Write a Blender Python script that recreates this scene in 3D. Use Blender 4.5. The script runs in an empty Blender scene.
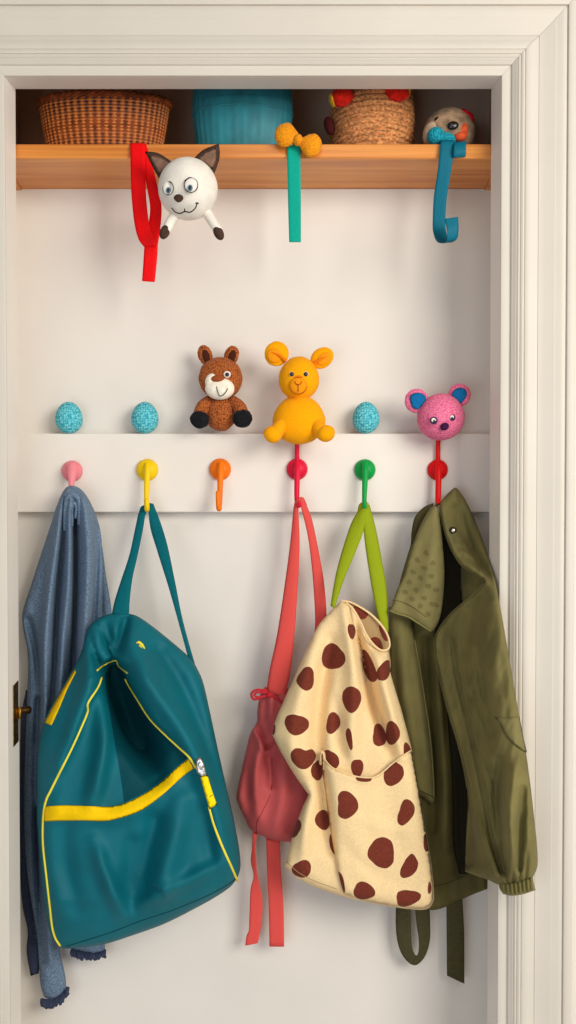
import bpy, math, random
import numpy as np
from mathutils import Vector, noise
from mathutils.geometry import delaunay_2d_cdt

random.seed(7)
SC = bpy.context.scene
COL = SC.collection
# ------------------------------------------------------------------ camera
# one photograph pixel is 2 mm on the closet's back wall (y = 0); depths "d"
# are counted in those units from the back wall towards the room (-y).
U = 0.002
F, CX, CY = 1000.0, 288.0, 600.0
PITCH = math.radians(1.25)
CAM = np.array([0.0, -2.0, 1.15])
FW = np.array([0, math.cos(PITCH), -math.sin(PITCH)])
UP = np.array([0, math.sin(PITCH), math.cos(PITCH)])
RT = np.array([1.0, 0, 0])

def W(px, py, d):
    """world point seen at photograph pixel (px, py) on the plane y = -d*U"""
    px = np.asarray(px, float); py = np.asarray(py, float); d = np.asarray(d, float)
    r = FW * F + RT * (px - CX)[..., None] + UP * (CY - py)[..., None]
    t = (-d * U - CAM[1]) / r[..., 1]
    return CAM + r * t[..., None]

def K(d):
    return U * (1000.0 - d) / 1000.0

cam = bpy.data.cameras.new('camera')
cam.sensor_fit = 'VERTICAL'; cam.sensor_height = 24.0; cam.lens = 24.0 * F / 1024.0
cam.shift_y = (CY - 512.0) / 1024.0
cam.clip_start = 0.05
co = bpy.data.objects.new('camera', cam); COL.objects.link(co)
co.location = CAM; co.rotation_euler = (math.radians(90) - PITCH, 0, 0)
SC.camera = co
SC.view_settings.view_transform = 'Standard'
SC.view_settings.look = 'None'

# ------------------------------------------------------------------ materials
def lin(c):
    out = []
    for v in c:
        v = v / 255.0
        out.append(v / 12.92 if v <= 0.04045 else ((v + 0.055) / 1.055) ** 2.4)
    return (*out, 1.0)

def mat(name, rgb, rough=0.75, vary=None, bump=None, sheen=0.0, metal=0.0, spec=0.12, stretch=None, second=None):
    """principled material: vary=(scale, amount) noise tint, bump=(kind, scale, strength, distance mm)"""
    m = bpy.data.materials.new(name); m.use_nodes = True
    nt = m.node_tree; N = nt.nodes; L = nt.links
    b = N['Principled BSDF']
    b.inputs['Roughness'].default_value = rough
    b.inputs['Metallic'].default_value = metal
    b.inputs['Specular IOR Level'].default_value = spec
    if sheen:
        b.inputs['Sheen Weight'].default_value = sheen
        b.inputs['Sheen Roughness'].default_value = 0.4
    b.inputs['Base Color'].default_value = lin(rgb)
    tc = N.new('ShaderNodeTexCoord')
    src = tc.outputs['Object']
    if stretch:
        mp = N.new('ShaderNodeMapping'); mp.inputs['Scale'].default_value = stretch
        L.new(src, mp.inputs['Vector']); src = mp.outputs['Vector']
    if vary:
        nz = N.new('ShaderNodeTexNoise'); nz.inputs['Scale'].default_value = vary[0]
        nz.inputs['Detail'].default_value = 4
        L.new(src, nz.inputs['Vector'])
        rp = N.new('ShaderNodeValToRGB')
        a = vary[1]
        c0 = [max(0, v * (1 - a)) for v in rgb]; c1 = [min(255, v * (1 + a)) for v in rgb]
        if second: c0 = second
        rp.color_ramp.elements[0].position = 0.3; rp.color_ramp.elements[1].position = 0.7
        rp.color_ramp.elements[0].color = lin(c0); rp.color_ramp.elements[1].color = lin(c1)
        L.new(nz.outputs['Fac'], rp.inputs['Fac'])
        L.new(rp.outputs['Color'], b.inputs['Base Color'])
    if bump:
        kind, sc, st, dist = bump
        if kind == 'noise':
            t = N.new('ShaderNodeTexNoise'); t.inputs['Scale'].default_value = sc; t.inputs['Detail'].default_value = 3
            out = t.outputs['Fac']
        elif kind == 'knit':
            t = N.new('ShaderNodeTexVoronoi'); t.inputs['Scale'].default_value = sc
            out = t.outputs['Distance']
        elif kind == 'weave':
            t = N.new('ShaderNodeTexWave'); t.inputs['Scale'].default_value = sc; t.inputs['Distortion'].default_value = 1.5
            t.bands_direction = 'DIAGONAL'
            out = t.outputs['Fac']
        L.new(src, t.inputs['Vector'])
        bp = N.new('ShaderNodeBump'); bp.inputs['Strength'].default_value = st
        bp.inputs['Distance'].default_value = dist * 0.001
        bp.invert = kind == 'knit'
        L.new(out, bp.inputs['Height']); L.new(bp.outputs['Normal'], b.inputs['Normal'])
    return m

def knit(name, rgb, dark, scale=220, rough=0.9, light=0.0, sheen=0.08, strength=0.8, dist=1.0):
    """crocheted yarn: voronoi stitches, light in the middle and dark between"""
    m = bpy.data.materials.new(name); m.use_nodes = True
    nt = m.node_tree; N = nt.nodes; L = nt.links
    b = N['Principled BSDF']; b.inputs['Roughness'].default_value = rough
    b.inputs['Specular IOR Level'].default_value = 0.1
    b.inputs['Sheen Weight'].default_value = sheen; b.inputs['Sheen Roughness'].default_value = 0.4
    tc = N.new('ShaderNodeTexCoord')
    v = N.new('ShaderNodeTexVoronoi'); v.inputs['Scale'].default_value = scale
    v.inputs['Randomness'].default_value = 0.55
    L.new(tc.outputs['Object'], v.inputs['Vector'])
    rp = N.new('ShaderNodeValToRGB')
    e = rp.color_ramp.elements
    c1 = [v_ + (255 - v_) * light for v_ in rgb]
    e[0].position = 0.12; e[0].color = lin(c1); e[1].position = 0.75; e[1].color = lin(dark)
    L.new(v.outputs['Distance'], rp.inputs['Fac'])
    L.new(rp.outputs['Color'], b.inputs['Base Color'])
    bp = N.new('ShaderNodeBump'); bp.invert = True
    bp.inputs['Strength'].default_value = strength; bp.inputs['Distance'].default_value = dist * 0.001
    L.new(v.outputs['Distance'], bp.inputs['Height']); L.new(bp.outputs['Normal'], b.inputs['Normal'])
    return m

# ------------------------------------------------------------------ objects
def tag(o, label=None, cat=None, group=None, kind=None):
    if label: o['label'] = label
    if cat: o['category'] = cat
    if group: o['group'] = group
    if kind: o['kind'] = kind
    return o

def thing(name, loc, label, cat, group=None):
    o = bpy.data.objects.new(name, None); o.empty_display_size = 0.03
    COL.objects.link(o); o.location = [float(v) for v in loc]
    return tag(o, label, cat, group)

def origin_of(o):
    p = np.zeros(3)
    while o is not None:
        p = p + np.array(o.location); o = o.parent
    return p

class MB:
    def __init__(s): s.v = []; s.f = []; s.mi = []; s.uv = None
    def add(s, verts, faces, mi=0):
        o = len(s.v)
        s.v.extend([tuple(map(float, p)) for p in verts])
        s.f.extend([tuple(i + o for i in f) for f in faces])
        s.mi.extend([mi] * len(faces) if not isinstance(mi, (list, tuple)) else mi)
        return s
    def build(s, name, mats, parent=None, smooth=True, loc=None, sub=0, kind=None):
        if not isinstance(mats, (list, tuple)): mats = [mats]
        org = origin_of(parent) if parent else (np.array(loc) if loc is not None else np.mean(np.array(s.v), axis=0))
        me = bpy.data.meshes.new(name)
        me.from_pydata((np.array(s.v) - org).tolist(), [], s.f)
        for m in mats: me.materials.append(m)
        me.polygons.foreach_set('material_index', s.mi)
        me.polygons.foreach_set('use_smooth', [smooth] * len(s.f))
        me.update()
        if s.uv:
            uvl = me.uv_layers.new(name='UVMap')
            for lp in me.loops: uvl.data[lp.index].uv = s.uv[lp.vertex_index]
        o = bpy.data.objects.new(name, me); COL.objects.link(o)
        if parent: o.parent = parent
        else: o.location = org
        if sub:
            md = o.modifiers.new('sub', 'SUBSURF'); md.levels = sub; md.render_levels = sub
        if kind: o['kind'] = kind
        return o

def bevel(o, w, seg=2):
    md = o.modifiers.new('bevel', 'BEVEL'); md.width = w; md.segments = seg; md.limit_method = 'ANGLE'
    md.angle_limit = math.radians(40)
    return o

def box_mb(x0, x1, y0, y1, z0, z1, mb=None):
    mb = mb or MB()
    v = [(x, y, z) for z in (z0, z1) for y in (y0, y1) for x in (x0, x1)]
    f = [(0, 2, 3, 1), (4, 5, 7, 6), (0, 1, 5, 4), (2, 6, 7, 3), (0, 4, 6, 2), (1, 3, 7, 5)]
    return mb.add(v, f)

def ell_mb(cx, cy, d, rx, ry, rd, rot=0.0, mb=None, nu=40, nv=26, rough=0.0, fq=60, tilt=0.0, mi=0, shape=None):
    """ellipsoid: centre pixel (cx,cy) at depth d, radii in px; rot turns it in the picture plane"""
    mb = mb or MB()
    c = W(cx, cy, d); k = K(d)
    vs = []; fs = []
    cr, sr = math.cos(rot), math.sin(rot); ct, st = math.cos(tilt), math.sin(tilt)
    for j in range(nv + 1):
        th = math.pi * j / nv
        for i in range(nu):
            ph = 2 * math.pi * i / nu
            x = math.sin(th) * math.cos(ph); y = -math.cos(th); z = math.sin(th) * math.sin(ph)
            if shape: x, y, z = shape(x, y, z)
            s = 1.0
            if rough:
                s += rough * noise.noise(Vector((x * fq * .05 + cx, y * fq * .05 + cy, z * fq * .05)))
            x *= rx * s; y *= ry * s; z *= rd * s
            y, z = y * ct - z * st, y * st + z * ct
            x, y = x * cr - y * sr, x * sr + y * cr
            vs.append(c + np.array([x * k, -z * k, -y * k]))
    for j in range(nv):
        for i in range(nu):
            a = j * nu + i; b = j * nu + (i + 1) % nu
            fs.append((a, b, b + nu, a + nu))
    return mb.add(vs, fs, mi)

class Ell:
    """front surface of an ellipsoid, for placing features on it"""
    def __init__(s, cx, cy, d, rx, ry, rd): s.p = (cx, cy, d, rx, ry, rd)
    def d(s, x, y):
        cx, cy, d, rx, ry, rd = s.p
        q = 1 - ((x - cx) / rx) ** 2 - ((y - cy) / ry) ** 2
        return d + rd * math.sqrt(max(q, 0.0))

def catmull(P, n=8, closed=False):
    """catmull-rom through points (any dimension)"""
    P = [np.array(p, float) for p in P]
    m = len(P); out = []
    rng = m if closed else m - 1
    for i in range(rng):
        p1 = P[i]; p2 = P[(i + 1) % m]
        p0 = P[i - 1] if (closed or i > 0) else 2 * p1 - p2
        p3 = P[(i + 2) % m] if (closed or i + 2 < m) else 2 * p2 - p1
        for k in range(n):
            t = k / n
            out.append(0.5 * ((2 * p1) + (p2 - p0) * t + (2 * p0 - 5 * p1 + 4 * p2 - p3) * t * t + (3 * p1 - p0 - 3 * p2 + p3) * t ** 3))
    if not closed: out.append(P[-1])
    return np.array(out)

def tube_mb(pts, rad, n=10, mb=None, mi=0, flat=1.0):
    """swept tube through world points; rad scalar or list (world units)"""
    mb = mb or MB()
    pts = np.array(pts, float); m = len(pts)
    rad = np.full(m, rad) if np.isscalar(rad) else np.interp(np.linspace(0, 1, m), np.linspace(0, 1, len(rad)), rad)
    T = np.gradient(pts, axis=0); T /= np.linalg.norm(T, axis=1)[:, None] + 1e-12
    ref = np.array([0, 1.0, 0]) if abs(T[0][1]) < 0.9 else np.array([1.0, 0, 0])
    vs = []; fs = []
    nrm = ref - T[0] * np.dot(ref, T[0]); nrm /= np.linalg.norm(nrm)
    for i in range(m):
        nrm = nrm - T[i] * np.dot(nrm, T[i]); nrm /= np.linalg.norm(nrm) + 1e-12
        bi = np.cross(T[i], nrm)
        for j in range(n):
            a = 2 * math.pi * j / n
            vs.append(pts[i] + rad[i] * (math.cos(a) * nrm * flat + math.sin(a) * bi))
    for i in range(m - 1):
        for j in range(n):
            a = i * n + j; b = i * n + (j + 1) % n
            fs.append((a, b, b + n, a + n))
    # rounded caps
    for e, sgn in ((0, -1), (m - 1, 1)):
        tip = len(vs); vs.append(pts[e] + sgn * T[e] * rad[e] * 0.6)
        for j in range(n):
            a = e * n + j; b = e * n + (j + 1) % n
            fs.append((b, a, tip) if sgn < 0 else (a, b, tip))
    return mb.add(vs, fs, mi)

def pxtube(pts, r, n=8, sub=6, mb=None, mi=0):
    """tube through (px,py,d) points with radius in px"""
    q = catmull(pts, sub)
    w = W(q[:, 0], q[:, 1], q[:, 2])
    k = K(float(np.mean(q[:, 2])))
    return tube_mb(w, r * k if np.isscalar(r) else [v * k for v in r], n, mb, mi)

def strip_mb(Lp, Rp, th=1.0, sub=8, m=7, curve=0.0, mb=None, mi=0, rip=0.0):
    """ribbon between a left and a right edge, each a list of (px,py,d)"""
    mb = mb or MB()
    A = catmull(Lp, sub); B = catmull(Rp, sub); n = len(A)
    g = np.zeros((n, m, 3))
    for j in range(m):
        t = j / (m - 1)
        q = A * (1 - t) + B * t
        dd = q[:, 2] + curve * (1 - (2 * t - 1) ** 2)
        if rip: dd = dd + rip * np.sin(np.linspace(0, 9, n) + 4 * t)
        g[:, j] = W(q[:, 0], q[:, 1], dd)
    du = np.gradient(g, axis=0); dv = np.gradient(g, axis=1)
    nr = np.cross(du, dv); nr /= np.linalg.norm(nr, axis=2)[..., None] + 1e-12
    h = th * U * 0.5
    e = np.ones((n, m)); e[:, 0] = e[:, -1] = 0.35
    f = (g + nr * h * e[..., None]).reshape(-1, 3); b = (g - nr * h * e[..., None]).reshape(-1, 3)
    vs = np.concatenate([f, b]); N0 = n * m; fs = []
    for i in range(n - 1):
        for j in range(m - 1):
            a = i * m + j
            fs.append((a, a + 1, a + m + 1, a + m)); fs.append((N0 + a, N0 + a + m, N0 + a + m + 1, N0 + a + 1))
    for i in range(n - 1):
        for j in (0, m - 1):
            a = i * m + j
            q = (a, a + m, N0 + a + m, N0 + a)
            fs.append(q if j == 0 else q[::-1])
    for j in range(m - 1):
        for i in (0, n - 1):
            a = i * m + j
            q = (a, N0 + a, N0 + a + 1, a + 1)
            fs.append(q if i == 0 else q[::-1])
    return mb.add(vs, fs, mi)

# ------------------------------------------------------------------ sewn cloth
def smooth_poly(pts, step):
    """closed outline; a point (x, y, 1) is a sharp corner"""
    n = len(pts); cor = [len(p) > 2 for p in pts]
    P = [np.array(p[:2], float) for p in pts]
    out = []
    for i in range(n):
        p1, p2 = P[i], P[(i + 1) % n]
        p0 = 2 * p1 - p2 if cor[i] else P[i - 1]
        p3 = 2 * p2 - p1 if cor[(i + 1) % n] else P[(i + 2) % n]
        k = max(1, int(round(np.linalg.norm(p2 - p1) / step)))
        for j in range(k):
            t = j / k
            out.append(0.5 * ((2 * p1) + (p2 - p0) * t + (2 * p0 - 5 * p1 + 4 * p2 - p3) * t * t + (3 * p1 - p0 - 3 * p2 + p3) * t ** 3))
    return np.array(out)

def inside(pts, poly):
    x, y = pts[:, 0], pts[:, 1]; r = np.zeros(len(pts), bool)
    n = len(poly); j = n - 1
    for i in range(n):
        xi, yi = poly[i]; xj, yj = poly[j]
        if yi != yj:
            c = ((yi > y) != (yj > y)) & (x < (xj - xi) * (y - yi) / (yj - yi) + xi)
            r ^= c
        j = i
    return r

def seg_dist(pts, line, closed=False):
    """distance, parameter and side of the nearest segment"""
    line = np.asarray(line, float)[:, :2]
    A = line if closed else line[:-1]
    B = np.roll(line, -1, 0) if closed else line[1:]
    best = np.full(len(pts), 1e9); par = np.zeros(len(pts)); side = np.zeros(len(pts))
    for i in range(len(A)):
        a, b = A[i], B[i]; ab = b - a
        t = np.clip(((pts - a) @ ab) / (ab @ ab + 1e-12), 0, 1)
        q = a + t[:, None] * ab
        v = pts - q; ds = np.hypot(v[:, 0], v[:, 1])
        w = ds < best
        best[w] = ds[w]; par[w] = (i + t)[w]
        side[w] = np.sign(ab[0] * v[:, 1] - ab[1] * v[:, 0])[w]
    return best, par, side

def folds_fn(folds):
    """folds: ('r', pts, width, amp) ridge (negative = valley); ('s', pts, width, amp, reach) step raised on the
    right-hand side of the line's direction as seen in the picture (y down: positive cross)"""
    prep = []
    for f in folds:
        P = np.array([list(p) + [1.0] * (3 - len(p)) for p in f[1]], float)
        q = catmull(P, 5)
        prep.append((f, q))
    def fn(pts):
        r = np.zeros(len(pts))
        for f, q in prep:
            ds, par, side = seg_dist(pts, q)
            am = np.interp(par, np.arange(len(q)), q[:, 2])
            if f[0] == 'r':
                r += f[3] * am * np.exp(-(ds / f[2]) ** 2)
            else:
                s = ds * side
                r += f[3] * am * 0.5 * (1 + np.tanh(s / f[2])) * np.exp(-(np.maximum(s, 0) / f[4]) ** 2) * np.exp(-(np.maximum(-s, 0) / (f[4])) ** 2)
        return r
    return fn

class Cloth:
    """a sewn piece of fabric cut to an outline: puffed front, back, folds pushed into both"""
    def __init__(s, poly, mid, Tf=6.0, Tb=4.0, R=10.0, folds=(), step=3.0, wr=None, c=0.6, spots=(), holes=()):
        s.step = step
        s.poly = smooth_poly(poly, step)
        s.mid = mid if callable(mid) else (lambda x, y, m=mid: np.full_like(x, m))
        s.Tf = Tf if callable(Tf) else (lambda x, y, m=Tf: np.full_like(x, m))
        s.Tb = Tb; s.R = R; s.c = c; s.ff = folds_fn(folds); s.wr = wr; s.spots = spots
    def depth(s, pts):
        pts = np.asarray(pts, float)
        e, _, _ = seg_dist(pts, s.poly, True)
        e = np.where(inside(pts, s.poly), e, 0.0)
        rise = np.sqrt(np.clip(1 - (1 - np.clip(e / s.R, 0, 1)) ** 2, 0, 1))
        fo = s.ff(pts)
        if s.wr:
            a, sx, sy, rot = s.wr
            cr, sr = math.cos(rot), math.sin(rot)
            fo = fo + np.array([a * noise.noise(Vector(((x * cr + y * sr) / sx, (-x * sr + y * cr) / sy, 3.1))) +
                                a * .4 * noise.noise(Vector(((x * cr + y * sr) / sx * 2.3, (-x * sr + y * cr) / sy * 2.3, 7.7))) for x, y in pts])
        m = s.mid(pts[:, 0], pts[:, 1]) + s.c * fo
        return m, m + rise * (s.Tf(pts[:, 0], pts[:, 1]) + (1 - s.c) * fo), m - rise * s.Tb
    def d(s, x, y):
        return float(s.depth(np.array([[x, y]]))[1][0])
    def on(s, pts, off=0.5):
        """lift (x,y) points onto the front"""
        p = np.array([q[:2] for q in pts], float)
        dd = s.depth(p)[1] + off
        return [(a[0], a[1], b) for a, b in zip(p, dd)]
    def mb(s, mb=None):
        mb = mb or MB()
        B = s.poly; st = s.step
        x0, y0 = B.min(0); x1, y1 = B.max(0)
        g = []
        y = y0; row = 0
        while y < y1:
            xs = np.arange(x0 + (st * .5 if row % 2 else 0), x1, st)
            g += [(x, y) for x in xs]; y += st * .87; row += 1
        g = np.array(g)
        g = g[inside(g, B)]
        e, _, _ = seg_dist(g, B, True); g = g[e > st * .55]
        vs = [Vector(p) for p in B]; n = len(B)
        ed = [(i, (i + 1) % n) for i in range(n)]
        sp = []
        for q, mi in s.spots:
            Q = smooth_poly(q, min(st, 2.0)); sp.append((Q, mi))
            ins = inside(Q, B)
            e, _, _ = seg_dist(g, Q, True); g = g[e > st * .45]
            o = len(vs); k = len(Q); vs += [Vector(p) for p in Q]
            ed += [(o + i, o + (i + 1) % k) for i in range(k)]
        vs += [Vector(p) for p in g]
        V, E, Fc, *_ = delaunay_2d_cdt(vs, ed, [], 0, 1e-4)
        V = np.array([tuple(v) for v in V])
        cen = np.array([V[list(f)].mean(0) for f in Fc])
        keep = inside(cen, B)
        tri = [f for f, k in zip(Fc, keep) if k]; cen = cen[keep]
        mi = np.zeros(len(tri), int)
        for Q, m in sp: mi[inside(cen, Q)] = m
        # triangles facing the camera: clockwise in y-down pixels
        T = []
        for f in tri:
            a, b, c = V[f[0]], V[f[1]], V[f[2]]
            cr = (b[0] - a[0]) * (c[1] - a[1]) - (b[1] - a[1]) * (c[0] - a[0])
            T.append(tuple(f) if cr < 0 else (f[0], f[2], f[1]))
        cnt = {}
        for f in T:
            for i in range(3):
                k = tuple(sorted((f[i], f[(i + 1) % 3]))); cnt[k] = cnt.get(k, 0) + 1
        rim = set(i for k, c in cnt.items() if c == 1 for i in k)
        m, fr, bk = s.depth(V)
        rm = np.array([i in rim for i in range(len(V))])
        fr = np.where(rm, m, fr)
        P0 = W(V[:, 0], V[:, 1], fr); P1 = W(V[:, 0], V[:, 1], bk)
        idx = {}; verts = list(P0)
        for i in range(len(V)):
            if rm[i]: idx[i] = i
            else: idx[i] = len(verts); verts.append(P1[i])
        faces = list(T) + [(idx[a], idx[c], idx[b]) for a, b, c in T]
        return mb.add(verts, faces, list(mi) + list(mi))
    def patch(s, poly, off=0.8, th=0.8, step=2.5, R=1.5):
        """a second piece of cloth lying on this one"""
        def md(x, y):
            return s.depth(np.stack([x, y], 1))[1] + off
        return Cloth(poly, md, Tf=th, Tb=th, R=R, step=step)

def lathe_mb(prof, cx, d, n=64, mb=None, mi=0, wob=None, uv=None, sq=1.0):
    """revolve profile [(radius px, height world z)] around the vertical axis through (cx, d)"""
    mb = mb or MB()
    c = W(cx, 500.0, d); k = K(d)
    vs = []; fs = []; uvs = []
    m = len(prof)
    for j, (r, z) in enumerate(prof):
        for i in range(n + (1 if uv else 0)):
            a = 2 * math.pi * i / n
            rr = r + (wob(a, j / (m - 1)) if wob else 0)
            vs.append((c[0] + rr * k * math.cos(a), c[1] + rr * k * sq * math.sin(a), z))
            uvs.append((i / n, j / (m - 1)))
    w = n + (1 if uv else 0)
    for j in range(m - 1):
        for i in range(n):
            a = j * w + i; b = j * w + ((i + 1) if uv else (i + 1) % n)
            fs.append((a, b, b + w, a + w))
    if uv: mb.uv = (mb.uv or []) + uvs
    return mb.add(vs, fs, mi)
# ================================================================== the setting
def X(px, d, py=560): return float(W(px, py, d)[0])
def Z(py, d): return float(W(288, py, d)[2])
def Y(d): return -d * U

PAINT = mat('painted wood cream', (232, 225, 216), rough=0.42, vary=(6, 0.012), bump=('noise', 90, 0.05, 0.4), spec=0.4)
WALLP = mat('painted wall ivory', (228, 222, 214), rough=0.7, vary=(4, 0.015), bump=('noise', 160, 0.08, 0.4))
NICHE = mat('taupe niche shade', (214, 190, 168), rough=0.85, vary=(5, 0.04))  # taupe tint puts the niche's shade into its wall colour
FLOORM = mat('pale oak floor', (204, 200, 196), rough=0.5, vary=(20, 0.1), stretch=(1, 8, 1))

DB, DF = 75.0, 98.0                     # back and front edge of the jamb
xl0, xl1 = X(18.4, DB), X(8.2, DF)        # left jamb, back and front edge
xr0, xr1 = X(489.0, DB), X(498.8, DF)
zh0, zh1 = Z(89.3, DB), Z(77.0, DF)         # head jamb
ZTOP = zh1 + 0.24
# back wall under the shelf, niche above it
SH_D = 72.0
ZS1 = Z(143.6, SH_D)                      # shelf top
ZS0 = Z(158.6, SH_D)                    # shelf underside
XL, XR = X(6, 0), X(500, 0)
NB = 62                                 # niche back, behind the lower wall

def struct(name, mb, m, smooth=False):
    o = mb.build(name, m, None, smooth); o['kind'] = 'structure'; return o

struct('wall_back', box_mb(XL, XR, 0, 0.13, 0, ZS0), WALLP)
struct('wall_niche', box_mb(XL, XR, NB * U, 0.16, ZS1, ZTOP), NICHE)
struct('wall_left', box_mb(XL - 0.06, XL, Y(DB), 0.16, 0, ZS0), WALLP)
struct('wall_right', box_mb(XR, XR + 0.06, Y(DB), 0.16, 0, ZS0), WALLP)
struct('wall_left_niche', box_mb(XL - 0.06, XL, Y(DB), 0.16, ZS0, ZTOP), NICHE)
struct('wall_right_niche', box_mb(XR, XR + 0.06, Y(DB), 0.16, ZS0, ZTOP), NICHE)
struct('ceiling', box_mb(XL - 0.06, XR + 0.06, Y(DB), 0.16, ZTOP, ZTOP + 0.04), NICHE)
struct('floor', box_mb(-2.6, 2.6, -3.6, 0.16, -0.05, 0), FLOORM)

# jamb: three boards around the opening, faces slightly splayed
def prism(pts, axis, a, b):
    """extrude a polygon along z (axis 2) or x (axis 0)"""
    mb = MB(); n = len(pts)
    if axis == 2: v = [(p[0], p[1], a) for p in pts] + [(p[0], p[1], b) for p in pts]
    else: v = [(a, p[0], p[1]) for p in pts] + [(b, p[0], p[1]) for p in pts]
    f = [tuple(range(n))[::-1], tuple(range(n, 2 * n))] + [(i, (i + 1) % n, n + (i + 1) % n, n + i) for i in range(n)]
    return mb.add(v, f)
mw = 10.5 * K(DF)                       # width of the flat margin
o = struct('trim_1', prism([(xl1, Y(DF)), (xl0, Y(DB)), (XL - 0.06, Y(DB)), (XL - 0.06, Y(DF))], 2, 0, zh1 + 0.02), PAINT)
bevel(o, 0.0012)
o = struct('trim_2', prism([(xr1, Y(DF)), (xr0, Y(DB)), (XR + 0.06, Y(DB)), (XR + 0.06, Y(DF))][::-1], 2, 0, zh1 + 0.02), PAINT)
bevel(o, 0.0012)
o = struct('trim_3', prism([(Y(DF), zh1), (Y(DB), zh0), (Y(DB), ZTOP), (Y(DF), ZTOP)], 0, XL - 0.06, XR + 0.06), PAINT)
bevel(o, 0.0012)

# moulded casing swept up one side, across the head and down the other
PROF = [(-10.5, 0), (-10.2, 2.0), (-9.2, 2.6), (-4.5, 2.6), (-1.3, 2.7), (-.9, 3.6), (-.5, 4.8), (0, 5.3), (1.0, 5.7), (2.2, 6.8), (3.2, 7.6), (3.5, 7.0), (4.0, 7.0), (4.3, 7.8),
        (5.6, 8.6), (6.3, 8.5), (6.7, 7.7), (7.3, 7.7), (7.7, 8.8), (9.4, 9.6), (10.2, 9.4), (10.7, 8.7), (11.3, 8.7), (11.7, 9.6), (13.6, 10.2), (16.5, 10.2), (19, 9.6), (21.5, 8.7), (24.4, 8.3), (24.8, 7.6), (25.2, 8.2),
        (26, 8.2), (31, 8.8), (36, 10.0), (39.5, 10.8), (40.3, 11.0), (40.7, 10.5), (43, 10.9), (46.5, 11.8), (49.6, 12.2), (51, 11.8), (51.4, 10.9), (51.9, 10.9), (52.3, 13.2), (53.4, 14.0), (58.6, 14.2), (60.2, 13.6), (61, 12), (61, 0)]
CASE = mat('painted casing cream', (212, 205, 193), rough=0.45, vary=(6, 0.012), bump=('noise', 90, 0.05, 0.4), spec=0.25)
def casing(side):
    mb = MB(); k = K(DF); g = .00025                     # hairline gap at the mitres
    xi0, xi1, zi = xl1 - mw, xr1 + mw, zh1 + mw
    rows = []
    for o_, h in PROF:
        y = Y(DF) - h * U; w = o_ * k
        if side == 0: rows.append([(xi0 - w, y, 0), (xi0 - w, y, zi + w - g)])
        elif side == 1: rows.append([(xi0 - w + g, y, zi + w), (xi1 + w - g, y, zi + w)])
        else: rows.append([(xi1 + w, y, zi + w - g), (xi1 + w, y, 0)])
    v = [p for r in rows for p in r]
    f = [(a * 2, a * 2 + 1, a * 2 + 3, a * 2 + 2) for a in range(len(rows) - 1)]
    return mb.add(v, f)
for i in range(3):
    cs = struct('trim_%d' % (4 + i), casing(i), CASE)
    md = cs.modifiers.new('edge', 'EDGE_SPLIT'); md.split_angle = math.radians(40)
    for p in cs.data.polygons: p.use_smooth = True
# room-side wall around the casing
wo = 60 * K(DF) + mw
mbw = MB()
box_mb(-2.6, xl1 - wo + 0.01, Y(DF), Y(DB), 0, 2.9, mbw)
box_mb(xr1 + wo - 0.01, 2.6, Y(DF), Y(DB), 0, 2.9, mbw)
box_mb(xl1 - wo + 0.01, xr1 + wo - 0.01, Y(DF), Y(DB), zh1 + wo - 0.01, 2.9, mbw)
struct('wall_front', mbw, WALLP)

# ---- pine shelf
def pine():
    m = bpy.data.materials.new('varnished pine'); m.use_nodes = True
    N = m.node_tree.nodes; L = m.node_tree.links; b = N['Principled BSDF']
    b.inputs['Roughness'].default_value = 0.2
    tc = N.new('ShaderNodeTexCoord'); mp = N.new('ShaderNodeMapping'); mp.inputs['Scale'].default_value = (1.2, 26, 60)
    L.new(tc.outputs['Object'], mp.inputs['Vector'])
    nz = N.new('ShaderNodeTexNoise'); nz.inputs['Scale'].default_value = 1.6; nz.inputs['Detail'].default_value = 6; nz.inputs['Distortion'].default_value = .6
    L.new(mp.outputs['Vector'], nz.inputs['Vector'])
    rp = N.new('ShaderNodeValToRGB'); e = rp.color_ramp.elements
    e[0].position = 0.3; e[0].color = lin((192, 108, 40)); e[1].position = 0.72; e[1].color = lin((236, 158, 74))
    L.new(nz.outputs['Fac'], rp.inputs['Fac']); L.new(rp.outputs['Color'], b.inputs['Base Color'])
    bp = N.new('ShaderNodeBump'); bp.inputs['Strength'].default_value = .15; bp.inputs['Distance'].default_value = .0006
    L.new(nz.outputs['Fac'], bp.inputs['Height']); L.new(bp.outputs['Normal'], b.inputs['Normal'])
    return m
PINE = pine()
sh = thing('shelf', ((XL + XR) / 2, 0, ZS0), 'varnished pine shelf board across the top of the closet', 'shelf')
bevel(box_mb(XL + .001, XR - .001, Y(SH_D), NB * U - .002, ZS0 + .0005, ZS1 - 0.0005).build('board', PINE, sh, False), 0.0022, 3)
for s in (-1, 1):                       # support cleats under both ends
    xa = X(18.5, 20) if s < 0 else X(487, 20)
    xo = XL + .001 if s < 0 else XR - .001
    c_ = prism([(Y(66), ZS0), (-.001, ZS0), (-.001, ZS0 - .003), (Y(60), ZS0 - .003)][::(1 if s > 0 else -1)], 0, min(xa, xo), max(xa, xo))
    c_.build('cleat', PINE, sh, False)

# ---- hook rail board
RD = 14.0
zr1, zr0 = Z(433.5, RD), Z(512, RD)
rail = box_mb(XL + .001, XR - .001, Y(RD), -0.0005, zr0, zr1).build('hook_rail', PAINT, None, False)
bevel(rail, 0.0015)
tag(rail, 'long white painted rail board that carries the row of coloured hooks', 'rail')

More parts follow.
